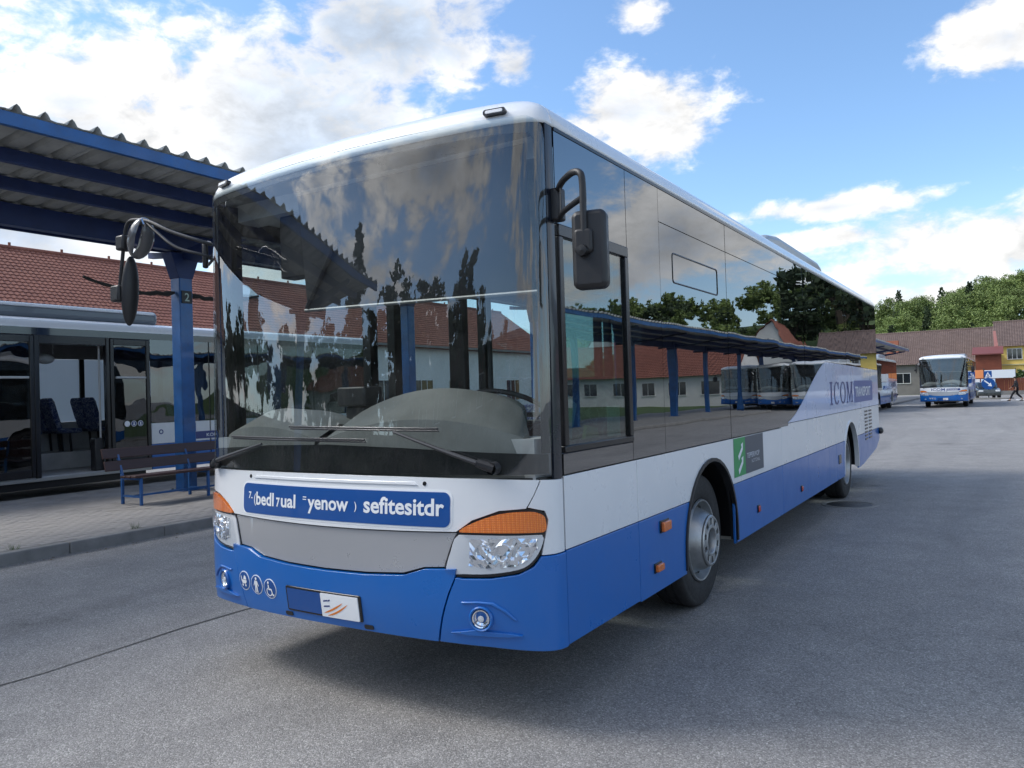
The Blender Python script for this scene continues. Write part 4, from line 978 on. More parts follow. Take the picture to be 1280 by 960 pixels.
    m = MB(); m.prism(rrect(-.042, -.055, .042, .055, .018, 4), lambda u, v, d: c0+Vector((-.02, 0, .035))+mr_ @ Vector((u, -.062+d, v)), .05); m.build('clamp', M_blackpl, nm_, bevel=.012)
    m = MB(); m.lathe([(.028, 0), (.025, -.018), (.0001, -.02)], 16, 'y', tuple(c0+Vector((-.01, -.055, -.01)))); m.build('knob', M_black, nm_)
    m = MB(); m.prism(rrect(-.068, -.16, .068, .16, .03, 4), lambda u, v, d: c0+mr_ @ Vector((u, .052-d, v)), .004); m.build('mirror_face', M_mirror, nm_)
    fm = empty('wing_mirror', (0, 0, 0), 0, root)
    y_ = -.25
    MB().box((-1.10, .085, 2.50), (-1.07, .12, 2.66)).build('bracket', M_blackpl, fm, bevel=.012)
    A0 = [(-1.12, .14, 2.80), (-1.02, -.02, 2.70), (-.98, -.22, 2.73), (-1.20, -.26, 2.84), (-1.34, -.26, 2.85), (-1.44, -.25, 2.80)]
    m = MB(); m.tube(spline([(-1.05, .10, 2.66), (-.75, -.12, 2.58), (-.95, -.22, 2.66), (-1.14, -.24, 2.745), (-1.29, -.25, 2.775), (-1.355, -.25, 2.75), (-1.385, -.25, 2.66), (-1.42, -.25, 2.50), (-1.445, -.25, 2.38)], 5, False), .011, 10)
    m.tube(spline([(-1.05, .10, 2.52), (-.74, -.12, 2.50), (-.9, -.22, 2.56), (-1.05, -.24, 2.66), (-1.16, -.24, 2.74)], 5, False), .009, 10); m.build('arm', M_blackpl, fm)
    m = MB(); m.box((-1.42, -.29, 2.60), (-1.34, -.21, 2.69)); m.box((-1.49, -.29, 2.29), (-1.40, -.21, 2.39)); m.build('clamp', M_blackpl, fm, bevel=.012)
    rt = Matrix.Rotation(math.radians(-30), 3, 'Y') @ Matrix.Rotation(math.radians(0), 3, 'Z')
    m = MB(); m.ellipsoid((-1.245, -.23, 2.66), (.075, .075, .130), 20, 12, Matrix.Rotation(math.radians(24), 3, 'Y')); m.build('housing', mat('mirror_shell', (.10, .10, .105), .18, coat=.5), fm)
    m = MB(); m.ellipsoid((-1.385, -.22, 2.355), (.036, .055, .215), 20, 14, Matrix.Rotation(math.radians(5), 3, 'Y')); m.build('housing', M_blackpl, fm)
    m = MB(); m.prism([(-1.225, 2.56), (-1.175, 2.60), (-1.12, 2.72), (-1.14, 2.755), (-1.20, 2.66)], lambda u, v, d: (u, -.293+d, v), .01); m.build('mirror_face', M_mirror, fm)
    return root
bus = make_main_bus()
tagp(bus, 'large white and blue bus standing in front with blue lettered sign on its nose', 'bus')
bpy.context.view_layer.update()

# ================================================================== FAR BUSES (same model)
SKIP_FAR = ('route_sign',)
def kind_of(o): return o.name.split('.')[0]
def copy_bus(loc, rz, skip=SKIP_FAR, drop_inside=True):
    def rec(o, parent, lvl):
        c = o.copy(); C.objects.link(c)
        if parent is not None: c.parent = parent
        for ch in KIDS(o):
            k = kind_of(ch)
            if lvl == 0 and (k in skip or (drop_inside and k in ('seat', 'grab_pole', 'paper', 'cloth', 'ticket_machine', 'steering_wheel', 'side_poster'))): continue
            rec(ch, c, lvl+1)
        return c
    r = rec(bus, None, 0); r.location = loc; r.rotation_euler = (0, 0, rz); return r
fb = copy_bus((.08, 50.9, 0), -.01)
tagp(fb, 'white and blue bus facing us on the far road, black letters on its white nose', 'bus', 'buses of the same model')
m = MB()
for (s_, sz, u0, v0, b_) in (('ICOM', .21, -.66, 1.045, .002),):
    text_mb(m, s_, sz, lambda u, v, d: FR(.008)(u+u0, v+v0, 0), b_, 'LEFT', 1.45)
text_mb(m, '* K G L W B', .075, lambda u, v, d: FR(.008)(u-.38, v+.985, 0), .001, 'LEFT', 1.5)
m.build('lettering', M_navy, fb)
fpatch('name_block', rrect(.18, 1.045, .90, 1.165, .01, 2), .006, .002, M_navy, fb)
m = MB(); text_mb(m, 'TRANSPORT', .105, lambda u, v, d: FR(.0085)(u+.2, v+1.065, 0), .001, 'LEFT', 1.0); m.build('name_print', M_letters, fb)
sb2 = copy_bus((-4.20, 43.6, 0), 0)
tagp(sb2, 'white and blue bus half hidden behind the tail of the large bus', 'bus', 'buses of the same model')
tagp(bus, group='buses of the same model')
for i, (x, y, rz) in enumerate(((9.8, 50.0, .0), (13.0, 52.5, .0), (16.2, 55.0, 0))):
    o = copy_bus((x, y, 0), rz)
    tagp(o, ('white coach parked off to the right, nearest the open yard', 'white coach parked off to the right, middle of the row', 'white coach parked off to the right, last of the row')[i], 'bus', 'buses of the same model')

# ================================================================== LEFT BUS (door side towards us)
def f_film(t, b):
    b.inputs['Base Color'].default_value = (.50, .62, .72, 1); b.inputs['Transmission Weight'].default_value = .85; b.inputs['Roughness'].default_value = .5
M_film = mat('frosted_window_film', (.5, .6, .7), .5, build=f_film)
def left_bus():
    X0 = -11.6; root = empty('low_floor_bus', (X0-1.275, 3.2, 0)); ox, oy = X0-1.275, 3.2
    S = 1.275; y0, y1 = .7-oy, 13.0-oy
    def Y(y): return y-oy
    Mw, Mk = M_white, mat('dark_gloss_body', (.010, .010, .013), .12, coat=.6)
    # roof shell with rounded cantrail
    prof = [(S, 3.13), (S, 3.20), (S-.03, 3.27), (S-.10, 3.31), (S-.3, 3.34), (0, 3.37), (-S+.3, 3.34), (-S+.10, 3.31), (-S+.03, 3.27), (-S, 3.20), (-S, 3.13)]
    m = MB(); vs = [(x, yy, z) for yy in (y0, y1) for x, z in prof]; n = len(prof)
    m.add(vs, [(k, k+1, n+k+1, n+k) for k in range(n-1)]+[tuple(range(n)), tuple(range(n, 2*n))]); m.build('roof', Mw, root)
    m = MB(); m.box((-.9, Y(1.0), 3.33), (.95, Y(6.9), 3.62)); o = m.build('roof_air_conditioner', mat('dark_roof_pod', (.13, .15, .17), .35, coat=.3), root, bevel=.10); o.modifiers[0].segments = 4
    m = MB(); m.box((.93, Y(1.2), 3.54), (.975, Y(6.8), 3.60)); m.build('pod_trim', Mw, root, bevel=.02)
    # header above doors/windows
    MB().box((S-.04, y0, 3.00), (S+.002, y1, 3.128)).build('header', Mk, root)
    MB().box((-S, y0, .35), (-S+.04, y1, 1.35)).build('far_wall', M_interior, root)
    MB().box((-S, y0, 2.72), (-S+.04, y1, 3.13)).build('far_cove', M_interior, root)
    for yy in np.arange(y0, y1, 1.9):
        MB().box((-S, yy, 1.35), (-S+.05, yy+.10, 2.72)).build('window_pillar', M_black, root)
        shell(sub_poly([(yy+.10, 1.36), (yy+1.9, 1.36), (yy+1.9, 2.71), (yy+.10, 2.71)]), lambda u, v, d: Vector((-S+.02-d, u, v)), .004, 'far_window_pane', M_film, root, smooth=False)
    MB().box((-S+.05, y0+.05, 3.05), (S-.06, y1-.05, 3.08)).build('ceiling', M_interior, root)
    MB().box((-S+.03, y0, .36), (S-.02, y1, .42)).build('floor', M_interior, root)
    MB().box((-S+.05, Y(1.0), .42), (-.25, Y(12.8), .75)).build('seat_podium', M_interior, root)
    for yy in (y0, y1-.05): MB().box((-S, yy, .35), (S, yy+.05, 3.13)).build('end_wall', Mk, root, bevel=.01)
    # door leaf, glazed (open, slid beside the opening) and frame
    def leaf(a, b, nm='door_leaf'):
        lf = empty(nm, (0, 0, 0), 0, root)
        x = S+.012
        for (p, q_) in (((a, .42), (a+.07, 2.98)), ((b-.07, .42), (b, 2.98)), ((a+.071, 2.86), (b-.071, 2.98)), ((a+.071, .42), (b-.071, .56))):
            MB().box((x-.03, p[0], p[1]), (x+.02, q_[0], q_[1])).build('leaf_frame', M_trim, lf, bevel=.008)
        shell(sub_poly([(a+.07, .56), (b-.07, .56), (b-.07, 2.86), (a+.07, 2.86)]), lambda u, v, d: Vector((x-.004-d, u, v)), .004, 'leaf_pane', glass('door_glass', (.16, .18, .19), 1.7, 0, .01, 1, .02), lf, smooth=False)
        m = MB(); m.tube([(x+.03, a+.10, 2.22), (x+.03, b-.10, 2.22)], .022, 8); m.build('grab_rail', mat('light_rail', (.55, .56, .56), .4), lf)
        return lf
    leaf(Y(5.62), Y(6.44)); leaf(Y(3.30), Y(4.20)); leaf(Y(2.42), Y(3.26))
    MB().box((S-.09, Y(4.21), .40), (S+.02, Y(4.30), 3.0)).build('door_frame', M_trim, root, bevel=.01)
    MB().box((S-.09, Y(5.54), .40), (S+.02, Y(5.61), 3.0)).build('door_frame', M_trim, root, bevel=.01)
    MB().box((S-.09, Y(4.30), 2.84), (S+.01, Y(5.54), 3.0)).build('door_frame', M_trim, root, bevel=.01)
    MB().box((S-.06, Y(2.4), .34), (S+.012, Y(6.45), .40)).build('door_sill', mat('sill_alu', (.35, .35, .34), .4, metal=.6), root, bevel=.006)
    MB().box((-S+.05, Y(2.4), .20), (S-.12, Y(6.4), .34)).build('underfloor', M_black, root)
    # stickers
    for i, y in enumerate((6.03, 6.17, 6.31)):
        st = empty('pictogram', (S+.034, Y(y)-.10, 1.30), 0, root)
        m = MB(); m.lathe([(.058, -.002), (.058, .002), (.0001, .002)], 22, 'x'); m.build('disc', M_letters, st)
        if i: 
            m = MB(); m.lathe([(.048, .002), (.048, .004), (.0001, .004)], 22, 'x'); m.build('disc_field', M_navy, st)
            m = MB(); m.box((.0045, -.012, -.02), (.006, .012, .03)); m.box((.0045, -.025, -.03), (.006, .025, -.018)); m.build('symbol', M_letters, st)
    # notices in the glazed leaf and the left window
    m = MB(); m.box((S-.02, Y(3.36), 1.78), (S-.016, Y(4.1), 2.35)); m.build('notice', mat('dim_paper', (.22, .27, .30), .7), root)
    m = MB(); m.box((S-.02, Y(3.42), 1.15), (S-.016, Y(4.08), 1.72)); m.build('notice', mat('dim_paper', (.22, .27, .30), .7), root)
    m = MB(); m.prism(rrect(Y(3.40), 1.20, Y(3.72), 1.62, .06, 4), lambda u, v, d: (S-.012-d, u, v), .003); m.build('notice', M_bluesign, root)
    m = MB(); m.box((S-.02, Y(5.74), 1.75), (S-.016, Y(6.3), 2.12)); m.build('notice', mat('dim_paper2', (.12, .15, .16), .7), root)
    m = MB(); m.box((S-.02, Y(5.72), 1.50), (S-.016, Y(6.34), 1.68)); m.build('notice', mat('dim_blue', (.05, .09, .2), .7), root)
    m = MB(); text_mb(m, '871', .15, lambda u, v, d: (S-.012, Y(5.80)+u, 1.53+v), .002); m.build('numerals', M_letters, root)
    # right part: windows and skirt panels
    segs = [(6.47, 7.85), (7.88, 9.18), (9.21, 10.9), (10.93, 12.95)]
    for a, b in segs:
        a, b = Y(a), Y(b)
        shell(sub_poly([(a, 1.29), (b, 1.29), (b, 3.0), (a, 3.0)]), lambda u, v, d: Vector((S-d, u, v)), .006, 'window_pane', glass('smoked_glass', (.22, .24, .26), 1.9, 0, .008, .9, .02), root, smooth=False)
        MB().box((S-.03, a, .86), (S, b, 1.285)).build('white_panel', Mw, root, bevel=.004)
        MB().box((S-.03, a, .34), (S, b, .855)).build('skirt_panel', M_blue, root, bevel=.004)
        MB().box((S-.08, b-.06, 1.28), (S-.01, b+.05, 3.0)).build('window_pillar', M_black, root)
    m = MB(); m.lathe([(.05, 0), (.05, .006), (.03, .006), (.03, 0)], 22, 'x', (S, Y(6.68), 1.10)); m.build('fuel_lock', M_navy, root)
    MB().box((S+.001, Y(7.28), .90), (S+.004, Y(9.15), 1.06)).build('stripe', M_navy, root)
    m = MB(); text_mb(m, 'KOMFORT BUS', .10, lambda u, v, d: (S+.006, Y(7.75)+u, .94+v), .001, 'LEFT', 1.3); m.build('lettering', M_letters, root)
    MB().box((S+.001, Y(7.30), 1.07), (S+.004, Y(7.50), 1.25)).build('badge', M_bluesign, root)
    # left part
    MB().box((S-.03, y0, .34), (S, Y(2.40), 1.285)).build('skirt_panel', M_blue, root, bevel=.004)
    shell(sub_poly([(y0, 1.29), (Y(2.40), 1.29), (Y(2.40), 3.0), (y0, 3.0)]), lambda u, v, d: Vector((S-d, u, v)), .006, 'window_pane', MATS['smoked_glass'], root, smooth=False)
    # interior: seats along the far side, poles
    for y in (4.75, 5.55, 6.4, 7.2, 8.0, 8.8, 9.6, 10.4, 3.9, 3.1):
        make_seat(root, -.95, Y(y)+(.0), .75, 'seat', 1); make_seat(root, -.50, Y(y)+(.0), .75, 'seat', 1)
    for y in (5.52, 4.36): MB().tube([(S-.2, Y(y), .42), (S-.2, Y(y), 3.05)], .02, 8).build('grab_pole', mat('light_rail', (.55, .56, .56), .4), root)
    MB().box((S-.28, Y(5.35), .42), (S-.10, Y(5.53), 1.05)).build('bin', M_blackpl, root, bevel=.02)
    m = MB(); m.tube([(.3, Y(4.8), 3.05), (.3, Y(4.8), 2.7)], .012, 6); m.tube([(.3, Y(5.05), 3.05), (.3, Y(5.05), 2.72)], .012, 6); m.ellipsoid((.3, Y(4.9), 2.62), (.12, .17, .10)); m.build('ceiling_speaker', M_interior, root)
    for yy in (1.6, 9.9):
        o = empty('wheel', (S-.08, Y(yy), .49), 0, root); m = MB(); m.lathe([(.30, -.26), (.46, -.27), (.49, -.22), (.49, -.05), (.46, 0), (.31, 0), (.29, -.04), (.2, -.08), (.0001, -.06)], 40, 'x'); m.build('tyre', M_rubber, o)
    return root
lb = left_bus(); tagp(lb, 'dark glazed city bus with its middle door open behind the bench', 'bus')

# ================================================================== BUILDINGS
def tile_roof(name, p0, p1, q0, q1, m_, parent, tw=.24, th=.31, amp=.04):
    """p0-p1 eave line, q0-q1 ridge line; real stepped pantiles as one piece"""
    p0, p1, q0, q1 = map(Vector, (p0, p1, q0, q1)); L_ = (p1-p0).length; H_ = (q0-p0).length
    nu, nv = int(L_/tw), int(H_/th); nrm = (p1-p0).cross(q0-p0).normalized()
    if nrm.z < 0: nrm = -nrm
    sub = 4; vs = []; fs_ = []; cols = nu*sub+1
    for j in range(nv):
        for e, hh in ((0, .045), (1, .012)):
            t = (j+e)/nv
            for i in range(cols):
                s_ = i/(cols-1); ph_ = (i % sub)/sub
                h = hh+amp*math.sin(ph_*2*PI)*.5
                a = p0.lerp(p1, s_); b = q0.lerp(q1, s_); vs.append(a.lerp(b, t)+nrm*h)
    for r_ in range(2*nv-1):
        for i in range(cols-1): fs_.append((r_*cols+i, r_*cols+i+1, (r_+1)*cols+i+1, (r_+1)*cols+i))
    m = MB(); m.add(vs, fs_); return m.build(name, m_, parent, smooth=False, kind='stuff', fix=False)
def f_tile(c1, c2):
    def f(t, b):
        P = opos(t); c = t.ramp(t.voro(P, 3.3, 'F1', 'Color'), [(0, c1), (1, c2)])
        c = t.mix(t.mr(t.noise(P, .6, 6, .7), .35, .75, 0, .5), c, tuple(x*.55 for x in c1)); t.L(c, b.inputs['Base Color'])
    return f
M_redtile = mat('red_roof_tile', (.35, .09, .05), .8, build=f_tile((.27, .105, .072), (.19, .068, .048)))
M_brtile = mat('brown_roof_tile', (.16, .115, .10), .85, build=f_tile((.175, .125, .110), (.13, .09, .08)))
M_plaster = mat('white_plaster', (.68, .68, .66), .9, build=varied((.66, .66, .64), .08, .8, None, .2, 40, .2))
M_yellow = mat('yellow_plaster', (.78, .52, .10), .9, build=varied((.90, .66, .19), .08, .8, None, .2, 40, .15))
M_greywall = mat('grey_wall', (.22, .21, .20), .9, build=varied((.2, .19, .18), .15, .8, None, .2, 20, .3))
M_board = mat('red_brown_board', (.24, .07, .035), .8, build=varied((.22, .062, .034), .2, 1, None, .2, 20, .3))
M_winglass = mat('window_glass', (.02, .025, .03), .05, spec=1)
M_frame = mat('white_frame', (.7, .7, .68), .5)
def window(parent, axis, pos, w_, h, mull=1, face=1, fm=M_frame):
    """axis 'y': wall faces -y (face=-1); axis 'x': wall faces +x"""
    wn = empty('window', pos, 0, parent)
    def B(a, b, nm, mt, dpt):
        m = MB()
        if axis == 'y': m.box((a[0], -dpt, a[1]), (b[0], .01, b[1]))
        else: m.box((-.01, a[0], a[1]), (dpt, b[0], b[1]))
        m.build(nm, mt, wn)
    B((-w_/2, 0), (w_/2, h), 'pane', M_winglass, .012)
    t = .07
    B((-w_/2-t, -t), (w_/2+t, 0), 'sill', fm, .08); B((-w_/2-t, h), (w_/2+t, h+t), 'frame', fm, .04)
    B((-w_/2-t, 0), (-w_/2, h), 'frame', fm, .04); B((w_/2, 0), (w_/2+t, h), 'frame', fm, .04)
    for k in range(1, mull+1):
        x = -w_/2+w_*k/(mull+1); B((x-.025, 0), (x+.025, h), 'glazing_bar', fm, .03)
    return wn
# station building with red roof beyond the open door bus
def gable_block(root, x0, x1, y0, y1, ze, zr, wall, roof, ridge='y'):
    """local coords; ridge along y or x"""
    m = MB(); m.box((x0, y0, 0), (x1, y1, ze))
    xm, ym = (x0+x1)/2, (y0+y1)/2
    if ridge == 'y':
        for yy in (y0, y1-.2): m.prism([(x0, ze), (x1, ze), (xm, zr-.12)], lambda u, v, d: (u, yy+d, v), .2)
    else:
        for xx in (x0, x1-.2): m.prism([(y0, ze), (y1, ze), (ym, zr-.12)], lambda u, v, d: (xx+d, u, v), .2)
    m.build('wall', wall, root, smooth=False)
    o = .5; s_ = (zr-ze)/((x1-x0)/2 if ridge == 'y' else (y1-y0)/2)
    if ridge == 'y':
        tile_roof('roof', (x1+o, y0-.3, ze-o*s_), (x1+o, y1+.3, ze-o*s_), (xm, y0-.3, zr), (xm, y1+.3, zr), roof, root)
        tile_roof('roof', (x0-o, y1+.3, ze-o*s_), (x0-o, y0-.3, ze-o*s_), (xm, y1+.3, zr), (xm, y0-.3, zr), roof, root)
        m = MB(); m.tube([(xm, y0-.35, zr+.02), (xm, y1+.35, zr+.02)], .12, 8); m.build('ridge_cap', roof, root)
    else:
        tile_roof('roof', (x0-.3, y0-o, ze-o*s_), (x1+.3, y0-o, ze-o*s_), (x0-.3, ym, zr), (x1+.3, ym, zr), roof, root)
        tile_roof('roof', (x1+.3, y1+o, ze-o*s_), (x0-.3, y1+o, ze-o*s_), (x1+.3, ym, zr), (x0-.3, ym, zr), roof, root)
        m = MB(); m.tube([(x0-.35, ym, zr+.02), (x1+.35, ym, zr+.02)], .12, 8); m.build('ridge_cap', roof, root)
sb_ = empty('station_building', (-36, 25, 0)); tagp(sb_, 'long white building with red tiled roof behind the open door bus', 'building')
gable_block(sb_, -5.6, 5.6, -30, 32, 5.25, 9.25, M_plaster, M_redtile)
MB().box((5.6+.36, -30.3, 5.02), (5.6+.62, 32.3, 5.16)).build('gutter', M_greywall, sb_)
for k in range(16):
    window(sb_, 'x', (5.6, -28+k*3.8, 1.2), 1.9, 1.6, 2)
for k in range(26):
    m = MB(); m.tube([(0, -29+k*2.4, 9.25), (0, -29+k*2.4, 9.52)], .06, 6); m.build('ridge_hook', M_redtile, sb_)
for yy in (1.0,):
    a = MB(); sl = (9.25-5.25)/5.6
    x0, x1 = 1.2, 2.2; z = lambda x: 9.25-sl*x+.10
    a.add([(x0, yy, z(x0)), (x1, yy, z(x1)), (x1, yy+1.8, z(x1)), (x0, yy+1.8, z(x0)), (x0, yy, z(x0)+.16), (x1, yy, z(x1)+.16), (x1, yy+1.8, z(x1)+.16), (x0, yy+1.8, z(x0)+.16)], [(0, 1, 2, 3), (4, 5, 6, 7), (0, 1, 5, 4), (1, 2, 6, 5), (2, 3, 7, 6), (3, 0, 4, 7)])
    a.build('skylight', M_paper, sb_, bevel=.02)
# brown roofed barn at the end of the road
bn = empty('long_barn', (-14, 112, 0)); tagp(bn, 'long low building with weathered brown roof across the end of the yard', 'building')
gable_block(bn, -32, 17.0, -6, 6, 4.1, 8.15, M_greywall, M_brtile, 'x')
m = MB(); m.box((4.6, -4.2, 4.6), (6.0, -3.2, 7.0)); m.build('chimney', mat('brick_red', (.35, .12, .07), .85, build=varied((.36, .13, .08), .2, 3)), bn)
for k in range(5): window(bn, 'y', (-6+k*4.2, -6, 1.5), 1.6, 1.2, 1)
# red-brown shed
sh = empty('board_shed', (2.0, 95, 0)); tagp(sh, 'red brown boarded shed with small red roof beside the yellow house', 'shed')
for k in range(21):
    z = .2+k*.2; MB().box((-1.25, 0, z), (1.15, .04, z+.185)).build('board', M_board, sh)
MB().box((-1.25, .04, 0), (1.15, 6, 4.42)).build('wall', M_board, sh)
m = MB(); m.prism([(-.4, 4.30), (3.2, 5.15), (3.2, 5.28), (-.4, 4.42)], lambda u, v, d: (-1.55+d, u, v), 2.9); m.build('roof', mat('red_sheet_roof', (.17, .05, .045), .7), sh)
m = MB(); m.prism([(.55, 4.1), (.95, 3.4), (1.1, 3.4), (.70, 7.0), (.45, 7.0)], lambda u, v, d: (u, 3.3+d, v), .2); m.build('flue', mat('pink_flashing', (.50, .22, .20), .6), sh)
# yellow house
yh = empty('yellow_house', (7.5, 100, 0)); tagp(yh, 'yellow two storey house with brown roof behind the fence', 'house')
gable_block(yh, -4.75, 12, 0, 9, 5.55, 8.3, M_yellow, M_brtile, 'x')
MB().box((-4.8, -.08, 3.15), (12, .0, 3.30)).build('string_course', mat('cream_trim', (.75, .66, .35), .8), yh)
for x in (-3.1, .3, 3.7, 7.1): window(yh, 'y', (x, -.01, 3.85), 1.3, 1.1, 2)
for x, w2 in ((-4.0, .6), (-1.9, .9), (1.5, .9), (5, .9)): window(yh, 'y', (x, -.01, 1.5), w2, 1.0, 0)
# white house seen mirrored in the side glass
wh = empty('white_house', (35, 72, 0)); tagp(wh, 'long white bungalow with red tiled roof and dark windows across the lawn', 'house')
gable_block(wh, -15, 14, -5, 5, 3.1, 6.3, M_plaster, M_redtile, 'x')
for k in range(8): window(wh, 'y', (-13+k*3.1, -5.01, 1.1), 1.5, 1.2, 1)
for i, (x, y) in enumerate(((26, 110), (38, 118), (50, 108))):
    h = empty('gabled_house', (x, y, 0)); tagp(h, ('white gabled house with red roof, first beyond the bungalow', 'white gabled house with red roof, middle one beyond the bungalow', 'white gabled house with red roof, last beyond the bungalow')[i], 'house', 'gabled houses beyond the bungalow')
    gable_block(h, -5, 5, -6, 6, 4.5, 10.5, M_plaster, M_redtile, 'y')
    for q_ in (-2.5, 2.5): window(h, 'y', (q_, -6.01, 1.2), 1.4, 1.3, 1)
sbk = empty('yard_building', (2, -48, 0)); tagp(sbk, 'long plain building of red brown brick behind the camera with flat roof', 'building')
MB().box((-24, -6, 0), (34, 4, 7.4)).build('wall', mat('brick_brown', (.20, .10, .07), .85, build=varied((.20, .10, .07), .25, .8, None, .3, 20, .3)), sbk); MB().box((-24.3, -6.3, 7.4), (34.3, 4.3, 7.9)).build('roof', M_greywall, sbk)
for k in range(16):
    for z in (1.3, 4.6): o = window(sbk, 'y', (-22+k*3.6, 4.01, z), 1.7, 1.5, 1); o.rotation_euler = (0, 0, PI)
# second canopy rows
canopy('platform_canopy', -8.6, -4.9, 57.4, 86.4, [60+8*k for k in range(4)], 1, 'blue steel canopy at the far end of the yard behind the oncoming bus')
canopy('platform_canopy', 15.2, 12.0, 12.0, 92.0, [14.5+6.2*k for k in range(13)], -1, 'blue steel canopy on the opposite platform to the right of the yard', None, .07, 4.55)
platform(19.4, 12.9, 8, 66, name='opposite_platform') if False else MB().box((12.2, 8, 0), (18.0, 48.0, .13)).build('opposite_platform', M_concrete, kind='structure', bevel=.02)
MB().box((-14, 58.5, 0), (-3.6, 96, .13)).build('far_pavement', M_paver, kind='structure', bevel=.02)
MB().add([(20, 6, .006), (60, 6, .006), (60, 100, .006), (20, 100, .006)], [(0, 1, 2, 3)]).build('lawn', M_grass, kind='structure')
MB().add([(-60, -75, .006), (-13, -75, .006), (-13, -30, .006), (-60, -30, .006)], [(0, 1, 2, 3)]).build('lawn', M_grass, kind='structure')
MB().add([(-60, 92, .006), (40, 92, .006), (40, 240, .006), (-60, 240, .006)], [(0, 1, 2, 3)]).build('verge', M_grass, kind='structure')

# fence, hedge, banners, car, sign, markings
fe = empty('board_fence', (9, 92, 0)); tagp(fe, 'red brown board fence with pale footing across the end of the road', 'fence')
MB().box((-7.6, -.1, 0), (16, .12, .42)).build('footing', M_concrete, fe)
bme = MB().box((-.085, 0, 0), (.085, .03, 1.30)).mesh('board', M_board)
for k in range(128):
    o = bpy.data.objects.new('board', bme); o.location = (-7.4+k*.18, 0, .42+rng.normal(0, .008)); link(o, fe)
for k in range(13): MB().box((-7.5+k*1.9, .03, 0), (-7.38+k*1.9, .15, 1.75)).build('post', M_board, fe)
M_hedge = mat('hedge_leaf', (.05, .10, .03), .8, build=varied((.05, .095, .025), .5, 3))
def leaf_cloud(mb_, cx, cy, cz, rx, ry, rz_, n, size, rg, squash=.35, shell_=.55):
    """n small leaf quads in an ellipsoid, bunched into clumps"""
    k = max(4, n//26); cl = rg.normal(0, 1, (k, 3)); cl /= np.linalg.norm(cl, axis=1)[:, None]; cl *= (rg.uniform(shell_, 1, (k, 1)))
    idx = rg.integers(0, k, n); P = cl[idx]+rg.normal(0, .16, (n, 3)); P = P*np.array([rx, ry, rz_])+np.array([cx, cy, cz])
    A = rg.normal(0, 1, (n, 3)); A /= np.linalg.norm(A, axis=1)[:, None]; B = np.cross(A, rg.normal(0, 1, (n, 3))); B /= np.linalg.norm(B, axis=1)[:, None]
    s_ = size*rg.uniform(.6, 1.4, (n, 1)); A *= s_; B *= s_*.6
    V = np.concatenate([P-A, P-B, P+A, P+B], axis=1).reshape(-1, 3)
    k0 = len(mb_.v); mb_.v += [tuple(v) for v in V.tolist()]; mb_.f += [(k0+4*i, k0+4*i+1, k0+4*i+2, k0+4*i+3) for i in range(n)]; mb_.mi += [mb_.cur]*n
def f_leaf(c1, c2, c3):
    def f(t, b):
        g = t.n('ShaderNodeNewGeometry'); r = g.outputs['Random Per Island']
        P = g.outputs['Position']; c = t.ramp(r, [(0, c1), (.55, c2), (1, c3)])
        c = t.mix(t.mr(t.noise(P, .12, 3, .5), .35, .65, 0, .65), c, tuple(x*.55 for x in c1))
        t.L(c, b.inputs['Base Color']); b.inputs['Subsurface Weight'].default_value = 0
    return f
M_leaf = mat('green_leaves', (.07, .12, .03), .65, build=f_leaf((.15, .215, .055), (.20, .275, .07), (.26, .325, .095)))
M_leafd = mat('dark_leaves', (.03, .06, .02), .7, build=f_leaf((.035, .062, .025), (.055, .09, .035), (.08, .125, .045)))
M_bark = mat('bark', (.07, .055, .04), .9, build=varied((.07, .055, .04), .3, 3, None, .6, 20))
hd = MB(); 
for k in range(14): leaf_cloud(hd, 4.4+k*.9, 94.5, 2.0, .8, .6, .62, 240, .12, rng)
hd.build('clipped_hedge', M_hedge, label='clipped green hedge standing above the board fence in front of the yellow house', cat='hedge', smooth=False, fix=False)
for (x, w2, z, c_, lab) in ((.75, .75, 1.85, (.80, .28, .10), 'orange banner hanging above the fence beside the oncoming bus'), (2.95, 1.35, 1.80, (.72, .76, .80), 'pale banner hanging above the fence in front of the shed')):
    z -= .05; b_ = empty('banner', (x, 91.6, 0)); tagp(b_, lab, 'banner', 'banners by the shed')
    MB().box((-w2, -.02, z), (w2, .02, z+.85)).build('sheet', mat('banner_%s' % lab.split()[0], c_, .6), b_, bevel=.01)
    for s_ in (-w2, w2): MB().tube([(s_, .05, 0), (s_, .05, z+1.0)], .04, 8).build('pole', M_iron, b_)
for (x, lab, c_) in ((.55, 'white poster panel leaning on the fence nearest the bus', (.75, .76, .78)), (1.9, 'blue and white poster panel on the fence behind the round arrow sign', (.55, .68, .82))):
    b_ = empty('poster_panel', (x, 91.5, 0)); tagp(b_, lab, 'poster', 'poster panels on the fence')
    MB().box((-.62, -.02, .45), (.62, .02, 1.7)).build('board', mat('poster_%.1f' % x, c_, .5), b_, bevel=.01)
    MB().box((-.4, -.026, .8), (.3, -.021, 1.3)).build('print', M_bluesign if x > 1 else M_greysign, b_)
